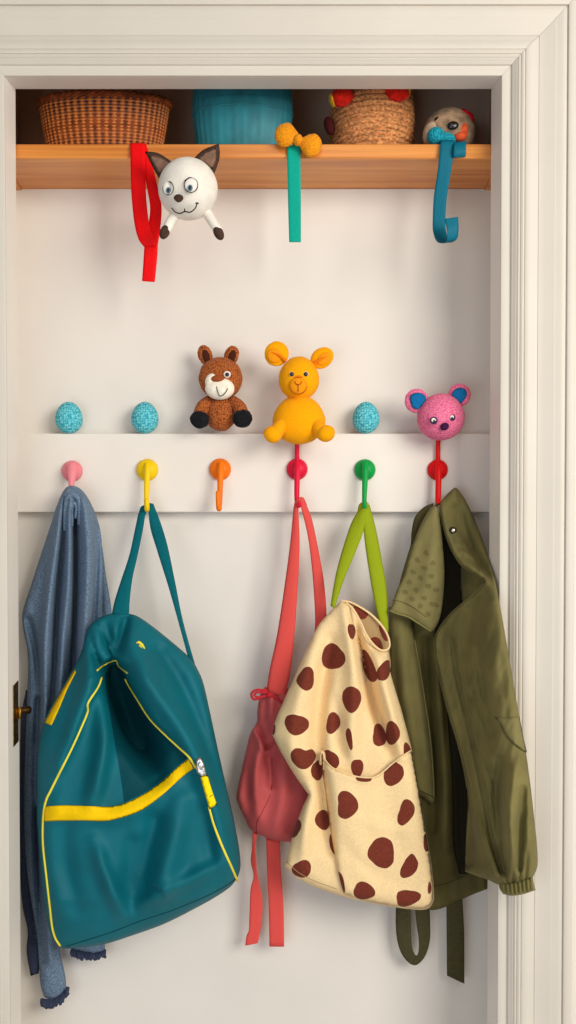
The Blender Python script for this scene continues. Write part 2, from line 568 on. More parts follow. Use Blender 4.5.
# ---- lights
def area(name, loc, target, size, power, col, sy=None):
    l = bpy.data.lights.new(name, 'AREA'); l.energy = power; l.color = col
    l.shape = 'RECTANGLE'; l.size = size; l.size_y = sy or size
    o = bpy.data.objects.new(name, l); COL.objects.link(o); o.location = loc
    o.rotation_euler = (Vector(target) - Vector(loc)).to_track_quat('-Z', 'Y').to_euler()
    return o
area('window_light', (1.8, -2.6, 1.95), (0, 0, 1.3), 1.6, 83, (1.0, 0.955, 0.87), 1.5)
area('lamp_light', (0.1, -2.7, 2.5), (0, 0, 1.5), 1.0, 9, (1.0, 0.9, 0.76))
area('fill_light', (-0.9, -2.8, 0.55), (0, 0, 0.7), 1.4, 19, (0.8, 0.88, 1.0))
w = bpy.data.worlds.new('world'); SC.world = w; w.use_nodes = True
w.node_tree.nodes['Background'].inputs[0].default_value = (0.95, 0.95, 1.0, 1)
w.node_tree.nodes['Background'].inputs[1].default_value = 0.2
# ================================================================== on the shelf
ZT = ZS1 + 0.0003
def zpx(py, d): return float(W(288, py, d)[2])

# ---- wicker basket: woven strands as real relief
def wicker_mat():
    m = bpy.data.materials.new('woven honey wicker'); m.use_nodes = True
    N = m.node_tree.nodes; L = m.node_tree.links; b = N['Principled BSDF']; b.inputs['Roughness'].default_value = .5
    uv = N.new('ShaderNodeUVMap')
    sx = N.new('ShaderNodeSeparateXYZ'); L.new(uv.outputs['UV'], sx.inputs['Vector'])
    def wave(sock, mult, off=0.0):
        a = N.new('ShaderNodeMath'); a.operation = 'MULTIPLY_ADD'; a.inputs[1].default_value = mult * 2 * math.pi; a.inputs[2].default_value = off
        L.new(sock, a.inputs[0]); s = N.new('ShaderNodeMath'); s.operation = 'SINE'; L.new(a.outputs[0], s.inputs[0]); return s.outputs[0]
    u = wave(sx.outputs['X'], 50); v = wave(sx.outputs['Y'], 19)
    p = N.new('ShaderNodeMath'); p.operation = 'MULTIPLY'; L.new(u, p.inputs[0]); 
    h = wave(sx.outputs['Y'], 9.5); L.new(h, p.inputs[1])
    s = N.new('ShaderNodeMath'); s.operation = 'MULTIPLY_ADD'; s.inputs[1].default_value = .16; L.new(p.outputs[0], s.inputs[0])
    q = N.new('ShaderNodeMath'); q.operation = 'MULTIPLY_ADD'; q.inputs[1].default_value = .3; q.inputs[2].default_value = .5; L.new(u, q.inputs[0])
    L.new(q.outputs[0], s.inputs[2])
    t = N.new('ShaderNodeMath'); t.operation = 'MULTIPLY_ADD'; t.inputs[1].default_value = .22; L.new(v, t.inputs[0]); L.new(s.outputs[0], t.inputs[2])
    rp = N.new('ShaderNodeValToRGB'); e = rp.color_ramp.elements
    e[0].position = .18; e[0].color = lin((70, 26, 10)); e[1].position = .85; e[1].color = lin((206, 114, 42))
    L.new(t.outputs[0], rp.inputs['Fac']); L.new(rp.outputs['Color'], b.inputs['Base Color'])
    bp = N.new('ShaderNodeBump'); bp.inputs['Strength'].default_value = .7; bp.inputs['Distance'].default_value = .0015
    L.new(t.outputs[0], bp.inputs['Height']); L.new(bp.outputs['Normal'], b.inputs['Normal'])
    return m
WICK = wicker_mat()
WICKD = mat('dark wicker rim', (120, 58, 26), .55, (60, .25), ('noise', 300, .4, 1))
def wicker_basket():
    cx, d = 106, 24.0; SQ = .36
    c = W(cx, 500, d)
    t = thing('wicker_basket', (c[0], c[1], ZT), 'brown woven wicker basket at the left end of the shelf', 'basket')
    z0, z1 = ZT, zpx(91.5, 47)
    prof = [(52, z0), (54, z0 + .003)]
    for i in range(1, 115):
        q = i / 114; prof.append((54 + 10.5 * q ** .9, z0 + .003 + (z1 - z0 - .006) * q))
    def wob(a, v): return .5 * math.sin(50 * a) + .4 * math.sin(19 * 2 * math.pi * v)
    mb = lathe_mb(prof, cx, d, 348, wob=wob, uv=True, sq=SQ)
    inn = lathe_mb([(62.5, z1 - .004), (60, (z0 + z1) / 2), (53, z0 + .004), (0.5, z0 + .004)], cx, d, 64, sq=SQ)
    mb.build('woven_wall', WICK, t)
    inn.build('inside', WICKD, t)
    r = MB(); k = K(d)
    n = 160
    for ph in (0, math.pi):             # two strands twisted round each other
        P = []
        for i in range(n + 1):
            a = 2 * math.pi * i / n
            rr = 64.6 + 1.5 * math.cos(26 * a + ph)
            P.append((c[0] + rr * k * math.cos(a), c[1] + SQ * rr * k * math.sin(a), z1 - .003 + .003 * math.sin(26 * a + ph)))
        tube_mb(P, 2.3 * k, 8, r)
    r.build('rim', WICKD, t)
wicker_basket()

# ---- turquoise pot
POT = mat('turquoise glazed weave', (40, 122, 134), .5, (40, .1), ('noise', 110, .5, 1.0), spec=.4, stretch=(1, 1, .5))
def pot():
    cx, d = 243.0, 20.0; SQ = .5
    c = W(cx, 500, d)
    t = thing('storage_pot', (c[0], c[1], ZT), 'round turquoise ribbed pot in the middle of the shelf behind the orange bow', 'pot')
    pts = [(0.5, 171), (38, 171), (43, 168), (46.2, 145), (48.4, 125), (49.4, 108), (49, 106), (49.2, 104), (48.8, 96), (48.2, 86), (48.6, 80), (47, 79), (46, 82), (45, 110), (41, 160), (.5, 165)]
    q = catmull([(r, zpx(y, d)) for r, y in pts], 5)
    q = [(max(r, .3), max(z, ZT) if i < 20 else z) for i, (r, z) in enumerate(q)]
    zb = min(z for r, z in q)
    q = [(r, z - zb + ZT) for r, z in q]
    lathe_mb(q, cx, d, 144, wob=lambda a, v: .35 * math.sin(36 * a), sq=SQ).build('body', POT, t)
    k = K(d)
    z = zpx(103.5, d + 25)
    tube_mb([(c[0] + 49.4 * k * math.cos(2 * math.pi * i / 96), c[1] + SQ * 49.6 * k * math.sin(2 * math.pi * i / 96), z) for i in range(97)], .9 * k, 6).build('ridge', POT, t)
pot()

# ---- coiled rope basket with pompom ears
ROPE = mat('natural jute rope', (190, 130, 82), .9, (170, .35), ('noise', 320, .9, 1.6), stretch=(1, 1, 1.6))
POMR = mat('red wool pompom', (214, 36, 24), .95, (150, .15), ('noise', 350, .6, 1.5), sheen=.08)
POMY = mat('yellow wool tuft', (246, 178, 40), .95, (150, .2), ('noise', 350, 1, 3), sheen=.08)
DKR = mat('dark maroon felt', (74, 26, 26), .95, bump=('noise', 300, .6, 1.5))
def rope_basket():
    cx, d = 371.5, 6.0
    c = W(cx, 500, d); k = K(d)
    t = thing('rope_basket', (c[0], c[1], ZT), 'tan coiled rope basket with red and yellow pompom ears', 'basket')
    zb, zt = ZT, zpx(84, d)
    mb = MB(); nT = 15; n = 120
    P = []; R = []
    for i in range(nT * n + 1):
        a = 2 * math.pi * i / n; v = i / (nT * n)
        r = np.interp(v, [0, .12, .35, .6, .85, 1], [34.5, 37, 38.6, 39, 37.8, 36]) + .25 * math.sin(a * 9.3)
        P.append((c[0] + r * k * math.cos(a), c[1] + r * k * math.sin(a), zb + 2.9 * k + (zt - zb - 5 * k) * v))
    tube_mb(P, 3.15 * k, 8, mb)
    lathe_mb([(36, zt - 2 * k), (38.4, (zb + zt) / 2), (35, zb + 3 * k), (.5, zb + 3 * k)], cx, d, 48, mb)
    mb.build('coiled_wall', ROPE, t)
    for x, y, rx, ry, rot, tx, ty in ((342, 97, 11.5, 9, -.35, 332.6, 100.4), (397.5, 92, 12.5, 8.6, .12, 407.6, 91.6)):
        p = ell_mb(x, y, 46, rx, ry, 9, rot, rough=.04, fq=120).build('pompom_ear', POMR, t)
        ell_mb(tx, ty, 44.5, 3.4, 6.4, 6.4, rot, rough=.04, fq=120).build('yellow_tip', POMY, p)
    ell_mb(329.4, 126, 22, 5.2, 9, 5, -.25).build('side_ear', DKR, t)
rope_basket()

# ---- round plush bird lying on the shelf
TAUPE = mat('taupe plush', (146, 120, 96), .95, (60, .25), ('noise', 380, .8, 1.6), sheen=.08)
BLK = mat('black bead', (14, 12, 14), .25, spec=.6)
TEALK = knit('teal crochet', (44, 178, 196), (14, 108, 126), 300)
CORAL = mat('coral felt', (236, 92, 52), .9, (90, .15), ('noise', 350, .6, 1.4), sheen=.08)
CRIM = mat('crimson felt', (172, 20, 30), .95, (90, .2), ('noise', 350, .6, 1.4))
CREAMP = mat('cream plush', (188, 162, 134), .95, (60, .15), ('noise', 380, .8, 1.6), sheen=.08)
def bird():
    B = (449, 135, 38, 26, 25.5, 22)
    k = K(38)
    c = W(449, 500, 38)
    t = thing('plush_bird', (c[0], c[1], ZT), 'round taupe plush bird with a coral beak at the right end of the shelf', 'plush toy')
    # sit it on the shelf board
    cyb = 135.0
    while float(W(449, cyb + 25.3, 38)[2]) > ZT + .0008: cyb += .1
    dy = cyb - 135
    E = Ell(449, 135, 38, 26, 25.5, 22)
    ell_mb(449, 135 + dy * .5, 38, 26, 25.5 + dy * .5, 22, rough=.03).build('body', TAUPE, t)
    ell_mb(432, 134, 48.5, 9, 12, 8, .2).build('cheek', CREAMP, t)
    e = ell_mb(453, 125.5, E.d(453, 125.5) + 1.5, 5.6, 4.1, 2.6, -.12).build('eye', BLK, t)
    ell_mb(438, 119.5, E.d(438, 119.5), 3.8, 2.8, 1.8, -.3).build('eye', BLK, t)
    mb = ell_mb(463.5, 131, 55, 4.4, 8, 4, .12); ell_mb(460.5, 136.5, 58, 6.6, 4.2, 5, -.25, mb)
    mb.build('beak', CORAL, t)
    mb = ell_mb(436, 136.5, 60, 9, 9, 8, 0, rough=.03); ell_mb(447, 139.5, 59, 9, 6.4, 7, .3, mb, rough=.03)
    mb.build('snout', TEALK, t)
    mb = ell_mb(464.5, 113.6, 46, 6.4, 3.8, 4, .5); ell_mb(470, 118.6, 45, 4.2, 6, 4, -.25, mb); ell_mb(461, 113, 46, 3.4, 2.6, 3, .2, mb)
    mb.build('comb', CRIM, t)
bird()

# ---- orange crocheted bow on the shelf edge
BOWM = mat('orange crochet yarn', (244, 150, 26), .95, (260, .1), ('knit', 400, .9, 1.6), sheen=.08)
def bow():
    c = W(298, 140, 70)
    t = thing('crocheted_bow', c, 'orange crocheted bow perched on the front edge of the shelf', 'bow')
    def wing(sgn):
        def sh(x, y, z):
            q = x * sgn
            f = .55 + .5 * min(1, max(0, (q + 1.0) / 1.1))
            return x, y * f, z * (.7 + .3 * f)
        return sh
    ell_mb(287.4, 135.6, 80, 12.6, 11.4, 7, .3, rough=.07, fq=90, shape=wing(-1)).build('bow_loop', BOWM, t)
    ell_mb(310, 145, 80, 11.6, 11.2, 7, .3, rough=.07, fq=90, shape=wing(1)).build('bow_loop', BOWM, t)
    ell_mb(298, 140, 82, 4.6, 5.4, 6, .3, rough=.08, fq=90).build('bow_knot', BOWM, t)
bow()

# ---- ribbons over the shelf edge
RIBG = mat('jade satin ribbon', (0, 164, 142), .6, (300, .04), ('weave', 500, .15, .3), spec=.15)
RIBB = mat('blue green satin ribbon', (0, 102, 124), .55, (300, .04), ('weave', 500, .15, .3), spec=.2)
RIBR = mat('red satin ribbon', (236, 6, 12), .6, (300, .04), ('weave', 500, .15, .3), spec=.15)
def one(mb, name, m, label, cat, group=None, **k):
    return tag(mb.build(name, m, None, **k), label, cat, group)
one(strip_mb([(287, 144.3, 66), (287, 144.6, 72.5), (287, 148, 74), (287.6, 180, 75), (288.4, 215, 77), (289.2, 242, 79)],
             [(300.5, 144.3, 66), (300.5, 144.6, 72.5), (300.5, 148, 74), (300.8, 180, 75), (301, 215, 77), (301, 242, 79)], 1.0),
    'ribbon', RIBG, 'straight jade green ribbon hanging from the shelf below the orange bow', 'ribbon')
mb = strip_mb([(440.5, 140.5, 62), (440.5, 141, 73), (440, 148, 76), (437.5, 172, 76), (434, 196, 78), (432.8, 218, 80), (433.2, 232, 83), (437.5, 242, 92), (446, 241.5, 101), (447, 231, 105), (444.5, 219, 103)],
              [(455, 140.5, 62), (455, 141, 73), (454.5, 148, 76), (451, 172, 76), (447, 196, 78), (445.6, 216, 80), (445.8, 230, 82), (450, 241.5, 90), (457, 238.5, 98), (458.6, 228, 101), (458, 217, 100)], 1.0, sub=10)
strip_mb([(453.5, 144, 66), (453.5, 142.6, 74), (453.4, 146, 79), (453.3, 153, 80), (453, 157.5, 77), (453, 155.5, 73.6)],
         [(466.4, 143, 66), (466.4, 141.8, 74), (466.2, 145, 79), (466, 151, 80), (465.6, 156.5, 77), (465.6, 154.5, 73.6)], 1.0, sub=10, mb=mb)
one(mb, 'ribbon', RIBB, 'blue ribbon with curled ends hanging from the shelf under the plush bird', 'ribbon')
mb = strip_mb([(130.2, 143.8, 66), (130.2, 144, 73), (130.3, 150, 75), (131.2, 190, 80), (134.2, 222, 83), (138.5, 239, 84), (143.5, 246.5, 84)],
              [(145.6, 143.8, 66), (145.6, 144, 73), (145.6, 150, 75), (145.8, 190, 81), (148.6, 220, 85), (153, 236, 86), (157.5, 245.5, 85)], 1.0)
strip_mb([(145.3, 144, 73), (145.2, 158, 74.5), (145.4, 178, 75.5), (150, 206, 77), (148.6, 226, 80), (149, 245, 82)],
         [(145.8, 144, 73.5), (151.2, 160, 74.5), (157, 184, 75.5), (161.5, 206, 77), (160.4, 228, 80), (157.8, 245, 82)], 1.0, mb=mb)
strip_mb([(144.4, 244.5, 82.5), (143.6, 258, 83), (142, 281, 84)], [(157.8, 244.5, 82.5), (157.2, 258, 83), (154.8, 282, 84)], 1.0, mb=mb)
one(mb, 'ribbon', RIBR, 'bright red ribbon tied in a long loop hanging from the shelf', 'ribbon')

# ---- white plush cat hanging in front of the shelf
WPL = mat('white plush', (238, 231, 219), .95, (50, .03), ('noise', 420, .6, 1.2), sheen=.08)
DBR = mat('dark brown felt', (74, 54, 44), .95, (120, .12), ('noise', 350, .5, 1.2))
EARI = mat('mid brown felt', (128, 98, 82), .95, (120, .1), ('noise', 350, .5, 1.2))
INK = mat('black embroidery thread', (30, 26, 28), .8)
EYEW = mat('white felt', (240, 234, 224), .9)
IRIS = mat('grey blue iris', (96, 128, 148), .4)
def cat():
    d0, rd = 104, 28
    E = Ell(188, 189, d0, 29.5, 29.5, rd)
    t = thing('plush_cat', W(188, 189, d0), 'white round plush cat with brown ears hanging at the shelf front', 'plush toy')
    ell_mb(188, 189, d0, 29.5, 29.5, rd, nu=56, nv=36).build('head', WPL, t)
    for out, inn in (([(144.8, 151.5, 1), (158, 153), (173, 162.5, 1), (167, 171), (159.5, 179.5, 1), (152, 166)],
                      [(149, 155, 1), (160, 157), (170.5, 163.5, 1), (165, 169), (159.5, 174.5, 1), (154, 165)]),
                     ([(192.5, 160, 1), (203, 150), (219, 143.6, 1), (219.5, 158), (213.5, 176, 1), (204, 167)],
                      [(196.5, 160.3, 1), (205, 152.5), (216, 147.5, 1), (216, 159), (212, 169.5, 1), (204.5, 163.5)])):
        c = Cloth(out, d0 - 2, 2.4, 2.4, 3, step=2.2)
        e = c.mb().build('ear', DBR, t)
        c.patch(inn, .3, .6, 2.2).mb().build('inner_ear', EARI, e)
    def line(pts, r=.55): return pxtube([(x, y, E.d(x, y) + .35) for x, y in pts], r, 6)
    for cx, cy, rx, ry, px, py, rot in ((168.2, 188.3, 5.2, 6.6, 168.5, 190.3, .15), (191.0, 185.2, 6.8, 7.2, 190.2, 187.8, 0)):
        ring = [(cx + rx * math.cos(a) , cy + ry * math.sin(a)) for a in np.linspace(0, 2 * math.pi, 22)]
        ey = ell_mb(cx, cy, E.d(cx, cy) - 1.9, rx, ry, 2.2).build('eye', EYEW, t)
        line(ring, .42).build('eye_outline', INK, ey)
        ell_mb(px, py, E.d(px, py) + .25, 2.5, 3.2, .5).build('iris', IRIS, ey)
        ell_mb(px, py + .2, E.d(px, py) + .5, 1.5, 2.1, .5).build('pupil', BLK, ey)
    for pts in ([(163.5, 183.5), (167.5, 180.8), (171.5, 182.6)], [(184.5, 181), (190, 177.6), (196.5, 180.5)]):
        line(pts, .5).build('eyebrow', INK, t)
    def sh(x, y, z): return x * (1 - .28 * max(0, y)), y, z
    ell_mb(178.6, 198.3, E.d(178.6, 198.3) + .6, 4.9, 3.9, 3.2, shape=sh).build('nose', DBR, t)
    mb = line([(171.8, 208), (175, 212), (180, 213.4), (184.6, 211.6), (190, 212.2), (195, 208.5), (197.2, 203.2)], .6)
    pxtube([(x, y, E.d(x, y) + .1) for x, y in ((184.6, 211.8), (184.6, 208.8))], .6, 6, mb=mb)
    pxtube([(x, y, E.d(x, y) + .1) for x, y in ((195.3, 203.4), (197.2, 202.8), (198.6, 203.8))], .5, 6, mb=mb)
    mb.build('mouth', INK, t)
    for P, D in ((((177, 213, d0 - 4), (171, 221, d0), (166, 231, d0 + 4)), (164.8, 232, d0 + 4, -.45)),
                 (((206, 211, d0 - 4), (212, 221, d0), (218.5, 231, d0 + 4)), (218.6, 233, d0 + 4, .5))):
        l = pxtube(P, [5.0, 4.8, 4.6], 14).build('leg', WPL, t)
        sgn = 1 if D[3] > 0 else -1
        ell_mb(D[0], D[1], D[2], 4.8, 7.4, 5.2, -D[3]).build('paw', DBR, l)
cat()
# ================================================================== on the rail
EGG = knit('turquoise crochet', (92, 214, 224), (30, 150, 170), 215, light=.28, strength=.9, dist=1.2)
def egg_shape(x, y, z):
    f = 1 + .10 * y; return x * f, y, z * f
def egg(px, py=418):
    c = W(px, py, 13.5)
    return c
eo = ell_mb(69, 418, 14.2, 13.4, 15.6, 12.8, nu=48, nv=32, shape=egg_shape).build('crocheted_egg', EGG, None)
tag(eo, 'turquoise crocheted egg on the rail above the pink hook', 'egg', 'crocheted eggs on the rail')
lo = eo.location.copy(); low = min((eo.matrix_basis @ v.co).z for v in eo.data.vertices)
eo.location.z += zr1 - low + .0003
for px, lb in ((145, 'turquoise crocheted egg on the rail above the yellow hook'), (366, 'turquoise crocheted egg on the rail above the green hook')):
    e2 = eo.copy(); COL.objects.link(e2)
    e2.location.x = float(W(px, 418, 14.2)[0]); e2['label'] = lb

# ---- brown bear
BRN = knit('brown boucle yarn', (206, 118, 60), (120, 58, 26), 290, sheen=.08, strength=1.0, dist=1.6)
MUZ = mat('cream felt muzzle', (250, 238, 220), .95, (90, .05), ('noise', 380, .5, 1.2))
BPAW = mat('black felt', (26, 26, 30), .95, (120, .2), ('noise', 350, .6, 1.2), sheen=.08)
NOSEB = mat('dark brown nose felt', (150, 78, 40), .9)
DEARI = mat('dark brown inner ear', (70, 34, 24), .95)
def brown_bear():
    d0 = 21
    t = thing('plush_bear', (float(W(221, 431, d0)[0]), Y(d0), zr1), 'small brown plush bear with black paws sitting on the rail', 'plush toy')
    ell_mb(220.5, 413.5, d0, 15.5, 17.6, 15, rough=.05).build('body', BRN, t)
    H = Ell(220.6, 378.5, d0 + 4, 21.8, 21, 18)
    ell_mb(220.6, 378.5, d0 + 4, 21.8, 21, 18, rough=.03, nu=52, nv=34).build('head', BRN, t)
    for x, y, rot in ((205, 355, -.3), (231.5, 355.5, .3)):
        e = ell_mb(x, y, d0 + 1, 7.2, 10, 4.5, rot, rough=.05).build('ear', BRN, t)
        ell_mb(x + (1 if x < 220 else .6), y + 1, d0 + 4.8, 3.7, 6.6, 1.6, rot).build('inner_ear', DEARI, e)
    mz = ell_mb(219.8, 388.5, d0 + 16, 14.6, 11.2, 10, 0.02).build('muzzle', MUZ, t)
    ell_mb(211.5, 380.5, d0 + 17, 6, 7.6, 7, .5).build('muzzle_bridge', MUZ, mz)
    def sh(x, y, z): return x * (1 - .25 * max(0, y)), y, z
    ell_mb(217.8, 378.6, d0 + 23.5, 6.8, 3.7, 3.4, -.12, shape=sh).build('nose', NOSEB, t)
    M = Ell(219.8, 388.5, d0 + 16, 14.6, 10.6, 10)
    mb = pxtube([(x, y, M.d(x, y) + .2) for x, y in ((216.6, 386.5), (217.6, 391), (219.4, 395.4), (222, 395.8), (225.5, 392.5), (227.8, 388.5))], .4, 6)
    mb.build('mouth', INK, t)
    ey = ell_mb(227, 374.4, H.d(227, 374.4) - .4, 3.7, 3.3, 1.8).build('eye', EYEW, t)
    ell_mb(227.2, 374.6, H.d(227, 374.4) + .8, 2.2, 2.1, 1.2).build('pupil', BLK, ey)
    pxtube([(x, y, H.d(x, y) + .2) for x, y in ((206.5, 377.3), (209.5, 375.6), (212.5, 376))], .7, 6).build('eye', INK, t)
    for s, P, B in ((-1, [(210, 401, d0 + 3), (203, 407, d0 + 8), (199.5, 416, d0 + 12)], (199.6, 419.6, d0 + 15, 9.6, 8.7, 7.5, .3)),
                    (1, [(232, 401, d0 + 3), (239, 407, d0 + 8), (242, 414, d0 + 12)], (242.5, 418.6, d0 + 15, 9.9, 9.1, 7.5, -.25))):
        a = pxtube(P, [6, 6.8, 7], 14).build('arm', BRN, t)
        ell_mb(*B[:3], *B[3:6], B[6], rough=.05).build('paw', BPAW, a)
    return t
brown_bear()

# ---- orange bear on its red peg
ORG = mat('orange wool knit', (250, 168, 6), .95, (300, .03), ('knit', 520, .45, .9), sheen=.08)
ORGD = mat('deep orange inner ear', (232, 120, 10), .95, bump=('knit', 420, .4, 1.0), sheen=.08)
ORGM = mat('amber felt muzzle', (240, 150, 20), .95, bump=('noise', 400, .3, .8))
BROWNT = mat('brown thread', (160, 84, 14), .8)
def orange_bear():
    d0 = 38
    t = thing('plush_bear', W(298, 443, d0), 'orange plush bear with round ears mounted on the rail above the crimson hook', 'plush toy')
    def sh(x, y, z):
        f = 1.0 if y > .2 else 1 - .2 * (.2 - y)
        return x * f, y, z * f
    ell_mb(299, 419.5, d0, 26.2, 24.4, 18.5, rough=.015, nu=56, nv=36, shape=lambda x, y, z: (x * (1.0 + .1 * y - .12 * max(0, y - .5)), y, z * (1 + .1 * y))).build('body', ORG, t)
    H = Ell(299, 378.5, d0 + 3, 20.2, 21.6, 18)
    ell_mb(299, 378.5, d0 + 3, 20.2, 21.6, 18, rough=.015, nu=56, nv=36, shape=lambda x, y, z: (x * (1 + .05 * y), y, z)).build('head', ORG, t)
    for x, y, rx, ry, rot, ix, iy in ((276.6, 353.8, 12, 12.4, .5, 274.6, 355.4), (322, 358, 12.2, 9.8, -.62, 323.6, 358.8)):
        e = ell_mb(x, y, d0 + 2, rx, ry, 5, rot, rough=.03).build('ear', ORG, t)
        sg = 1 if x < 300 else -1
        ell_mb(ix, iy, d0 + 5.4, rx * .66, ry * .6, 2.6, rot).build('inner_ear', ORGM, e)
        pxtube([(x + sg * 9, y + 7, d0 + 6.2), (x + sg * 3, y + 2, d0 + 7.8), (x - sg * 5, y - 1.5, d0 + 7.4)], [1.8, 1.5, .5], 8).build('ear_fold', ORGD, e)
    for s, P in ((-1, [(283, 423, d0 + 8), (277.5, 430, d0 + 14), (275, 435.5, d0 + 17)]), (1, [(315, 423, d0 + 8), (320, 430, d0 + 14), (323.5, 434.5, d0 + 17)])):
        mb = pxtube(P, [6, 7.4, 7], 16)
        ell_mb(P[2][0] + s * 2.5, P[2][1] - 1, d0 + 19, 9.2, 8.2, 7.6, s * -.45, mb, rough=.02)
        mb.build('leg', ORG, t)
    m = ell_mb(298.3, 385.8, H.d(298.3, 385.8) - 2, 9.2, 9, 5).build('muzzle', ORGM, t)
    M = Ell(298.3, 385.8, H.d(298.3, 385.8) - 2, 9.2, 9, 5)
    ring = [(298.3 + 8.2 * math.cos(a), 385.8 + 8.2 * math.sin(a), H.d(298.3, 385.8) + 1.0 - .9 * abs(math.cos(a))) for a in np.linspace(.1, math.pi - .1, 14)]
    mb = pxtube(ring, .34, 6)
    pxtube([(298.2, 384, M.d(298.2, 384) + .2), (298.2, 391.5, M.d(298.2, 391.5) + .2)], .5, 6, mb=mb)
    pxtube([(294.8, 381.5, M.d(295, 382) + .2), (296.2, 384, M.d(296, 384) + .3), (298.2, 385, M.d(298, 385) + .3), (300.4, 384, M.d(300, 384) + .3), (301.8, 381.5, M.d(301.5, 382) + .2)], .4, 6, mb=mb)
    mb.build('mouth', BROWNT, m)
    pxtube([(294.5, 377.2, H.d(295, 377) + .3), (298.5, 376.4, H.d(298, 376) + .6), (302.8, 377.2, H.d(302, 377) + .3)], [.4, 1.1, .4], 8).build('nose', ORGD, t)
    for x in (291.8, 305.8):
        e = ell_mb(x, 374.2, H.d(x, 374.2) - .5, 2.5, 2.5, 1.4).build('eye', EYEW if x < 300 else EYEW, t)
        ell_mb(x + .1, 374.2, H.d(x, 374.2) + .5, 2.1, 2.2, 1.3).build('pupil', BLK, e)
orange_bear()

# ---- pink bear head
PNK = knit('pink boucle yarn', (252, 146, 180), (214, 88, 128), 300, sheen=.08, strength=.8, dist=1.3)
BLF = mat('blue felt', (20, 104, 160), .95, (120, .06), ('noise', 350, .4, 1))
NVY = mat('navy bead', (36, 26, 70), .2, spec=.6)
PUR = mat('dark plum felt', (62, 22, 62), .8)
def pink_bear():
    d0 = 40
    H = Ell(440.8, 417.2, d0, 23.6, 23.4, 21)
    t = thing('plush_bear', W(441, 440, d0), 'pink plush bear head with blue inner ears above the jacket hook', 'plush toy')
    ell_mb(440.8, 417.2, d0, 23.6, 23.4, 21, rough=.015, nu=56, nv=36, shape=lambda x, y, z: (x * (1.0 + .03 * y), y * (.98 if y > 0 else 1.0), z)).build('head', PNK, t)
    for x, y, rx, ry, ip in ((416.6, 400.8, 12, 12, [(410, 396), (417, 392.6), (424, 394.5), (426.3, 399.5), (421, 406.5), (417.5, 409.5), (412, 406.5)]),
                             (459.6, 395, 11.4, 11.4, [(453.5, 390.5), (459, 387.8), (465, 389), (467, 394.5), (464, 400), (460.5, 403.6), (455.5, 399.5), (451.3, 397)])):
        e = ell_mb(x, y, d0 + 1, rx, ry, 5, rough=.02).build('ear', PNK, t)
        Cloth(ip, d0 + 5.6, 1.0, 1.0, 2, step=2).mb().build('inner_ear', BLF, e)
    for x, y, r in ((433.8, 420.5, 3.9), (451.8, 417.6, 3.6)):
        e = ell_mb(x, y, H.d(x, y) - .6, r, r * .95, 1.8).build('eye', NVY, t)
        ell_mb(x - .4 + (0 if x < 440 else .6), y - .6, H.d(x, y) + .9, r * .55, r * .48, .8, -.4).build('eye_highlight', EYEW, e)
        ell_mb(x + .3, y + .3, H.d(x, y) + 1.3, r * .3, r * .34, .7).build('pupil', BLK, e)
    ell_mb(444.6, 426.6, H.d(444.6, 426.6) - .4, 4.4, 3.8, 2.6, -.4).build('nose', PUR, t)
pink_bear()

# ---- hooks
def plastic(n, rgb): return mat(n, rgb, .45, spec=.2)
def hook(px, py, r, col, mname, label, stem, up=None, loc=None, nub=None):
    m = plastic(mname, col)
    c = W(px, py, RD)
    t = thing('coat_hook', c, label, 'hook', 'coloured hooks along the rail')
    k = K(RD); mb = MB()
    prof = [(r, 0), (r, 2.2), (r * .96, 4), (r * .82, 6.4), (r * .55, 8.4), (r * .25, 9.3), (.01, 9.6)]
    n = 40; vs = []; fs = []
    for q, h in prof:
        for i in range(n):
            a = 2 * math.pi * i / n
            vs.append((c[0] + q * k * math.cos(a), Y(RD - .4 + h), c[2] + q * k * math.sin(a)))
    for j in range(len(prof) - 1):
        for i in range(n):
            a = j * n + i; b = j * n + (i + 1) % n
            fs.append((a, b, b + n, a + n))
    vs.append((c[0], Y(RD - .4), c[2])); 
    for i in range(n): fs.append(((i + 1) % n, i, len(vs) - 1))
    mb.add(vs, fs); mb.build('knob', m, t)
    pxtube(stem[0], stem[1], 12).build('stem', m, t)
    if nub: pxtube(nub[0], nub[1], 12).build('tip', m, t)
    if up: pxtube(up[0], up[1], 10).build('peg', m, t)
    return t
hook(72.4, 471.2, 10.4, (238, 138, 148), 'pink plastic', 'pink hook with the grey blue scarf hanging from it',
     ([(72.4, 465, 24), (72.2, 473, 28), (71.6, 481, 30), (71.2, 489, 32), (71.2, 494, 36), (71.2, 491, 40)], [5.2, 5.2, 3.4, 2.4, 2.4, 2]))
hook(147.4, 470, 10.8, (246, 206, 8), 'yellow plastic', 'yellow hook with the teal bag hanging from it',
     ([(147.6, 463.5, 24), (147.4, 471, 27.5), (146.8, 484, 29), (146.4, 498, 30), (146.6, 507, 32.5), (147, 509.5, 36.5), (147, 506, 40), (146.9, 499, 41)], [2.8, 3.2, 2.9, 2.6, 2.6, 2.6, 2.5, 2.3]))
hook(220.2, 469.5, 10.8, (250, 122, 10), 'orange plastic', 'orange hook with nothing hanging from it',
     ([(221, 462.5, 24), (220.8, 471, 27.5), (220.2, 484, 29), (219.8, 498, 30.5), (219.4, 507, 33), (219, 509, 36.5)], [2.8, 3.2, 2.9, 2.7, 2.6, 2.6]),
     nub=([(218.9, 509, 36.5), (218.4, 505, 38.6), (217.9, 497, 39.2), (217.8, 491.5, 39)], [2.6, 2.6, 2.3, 2.1]))
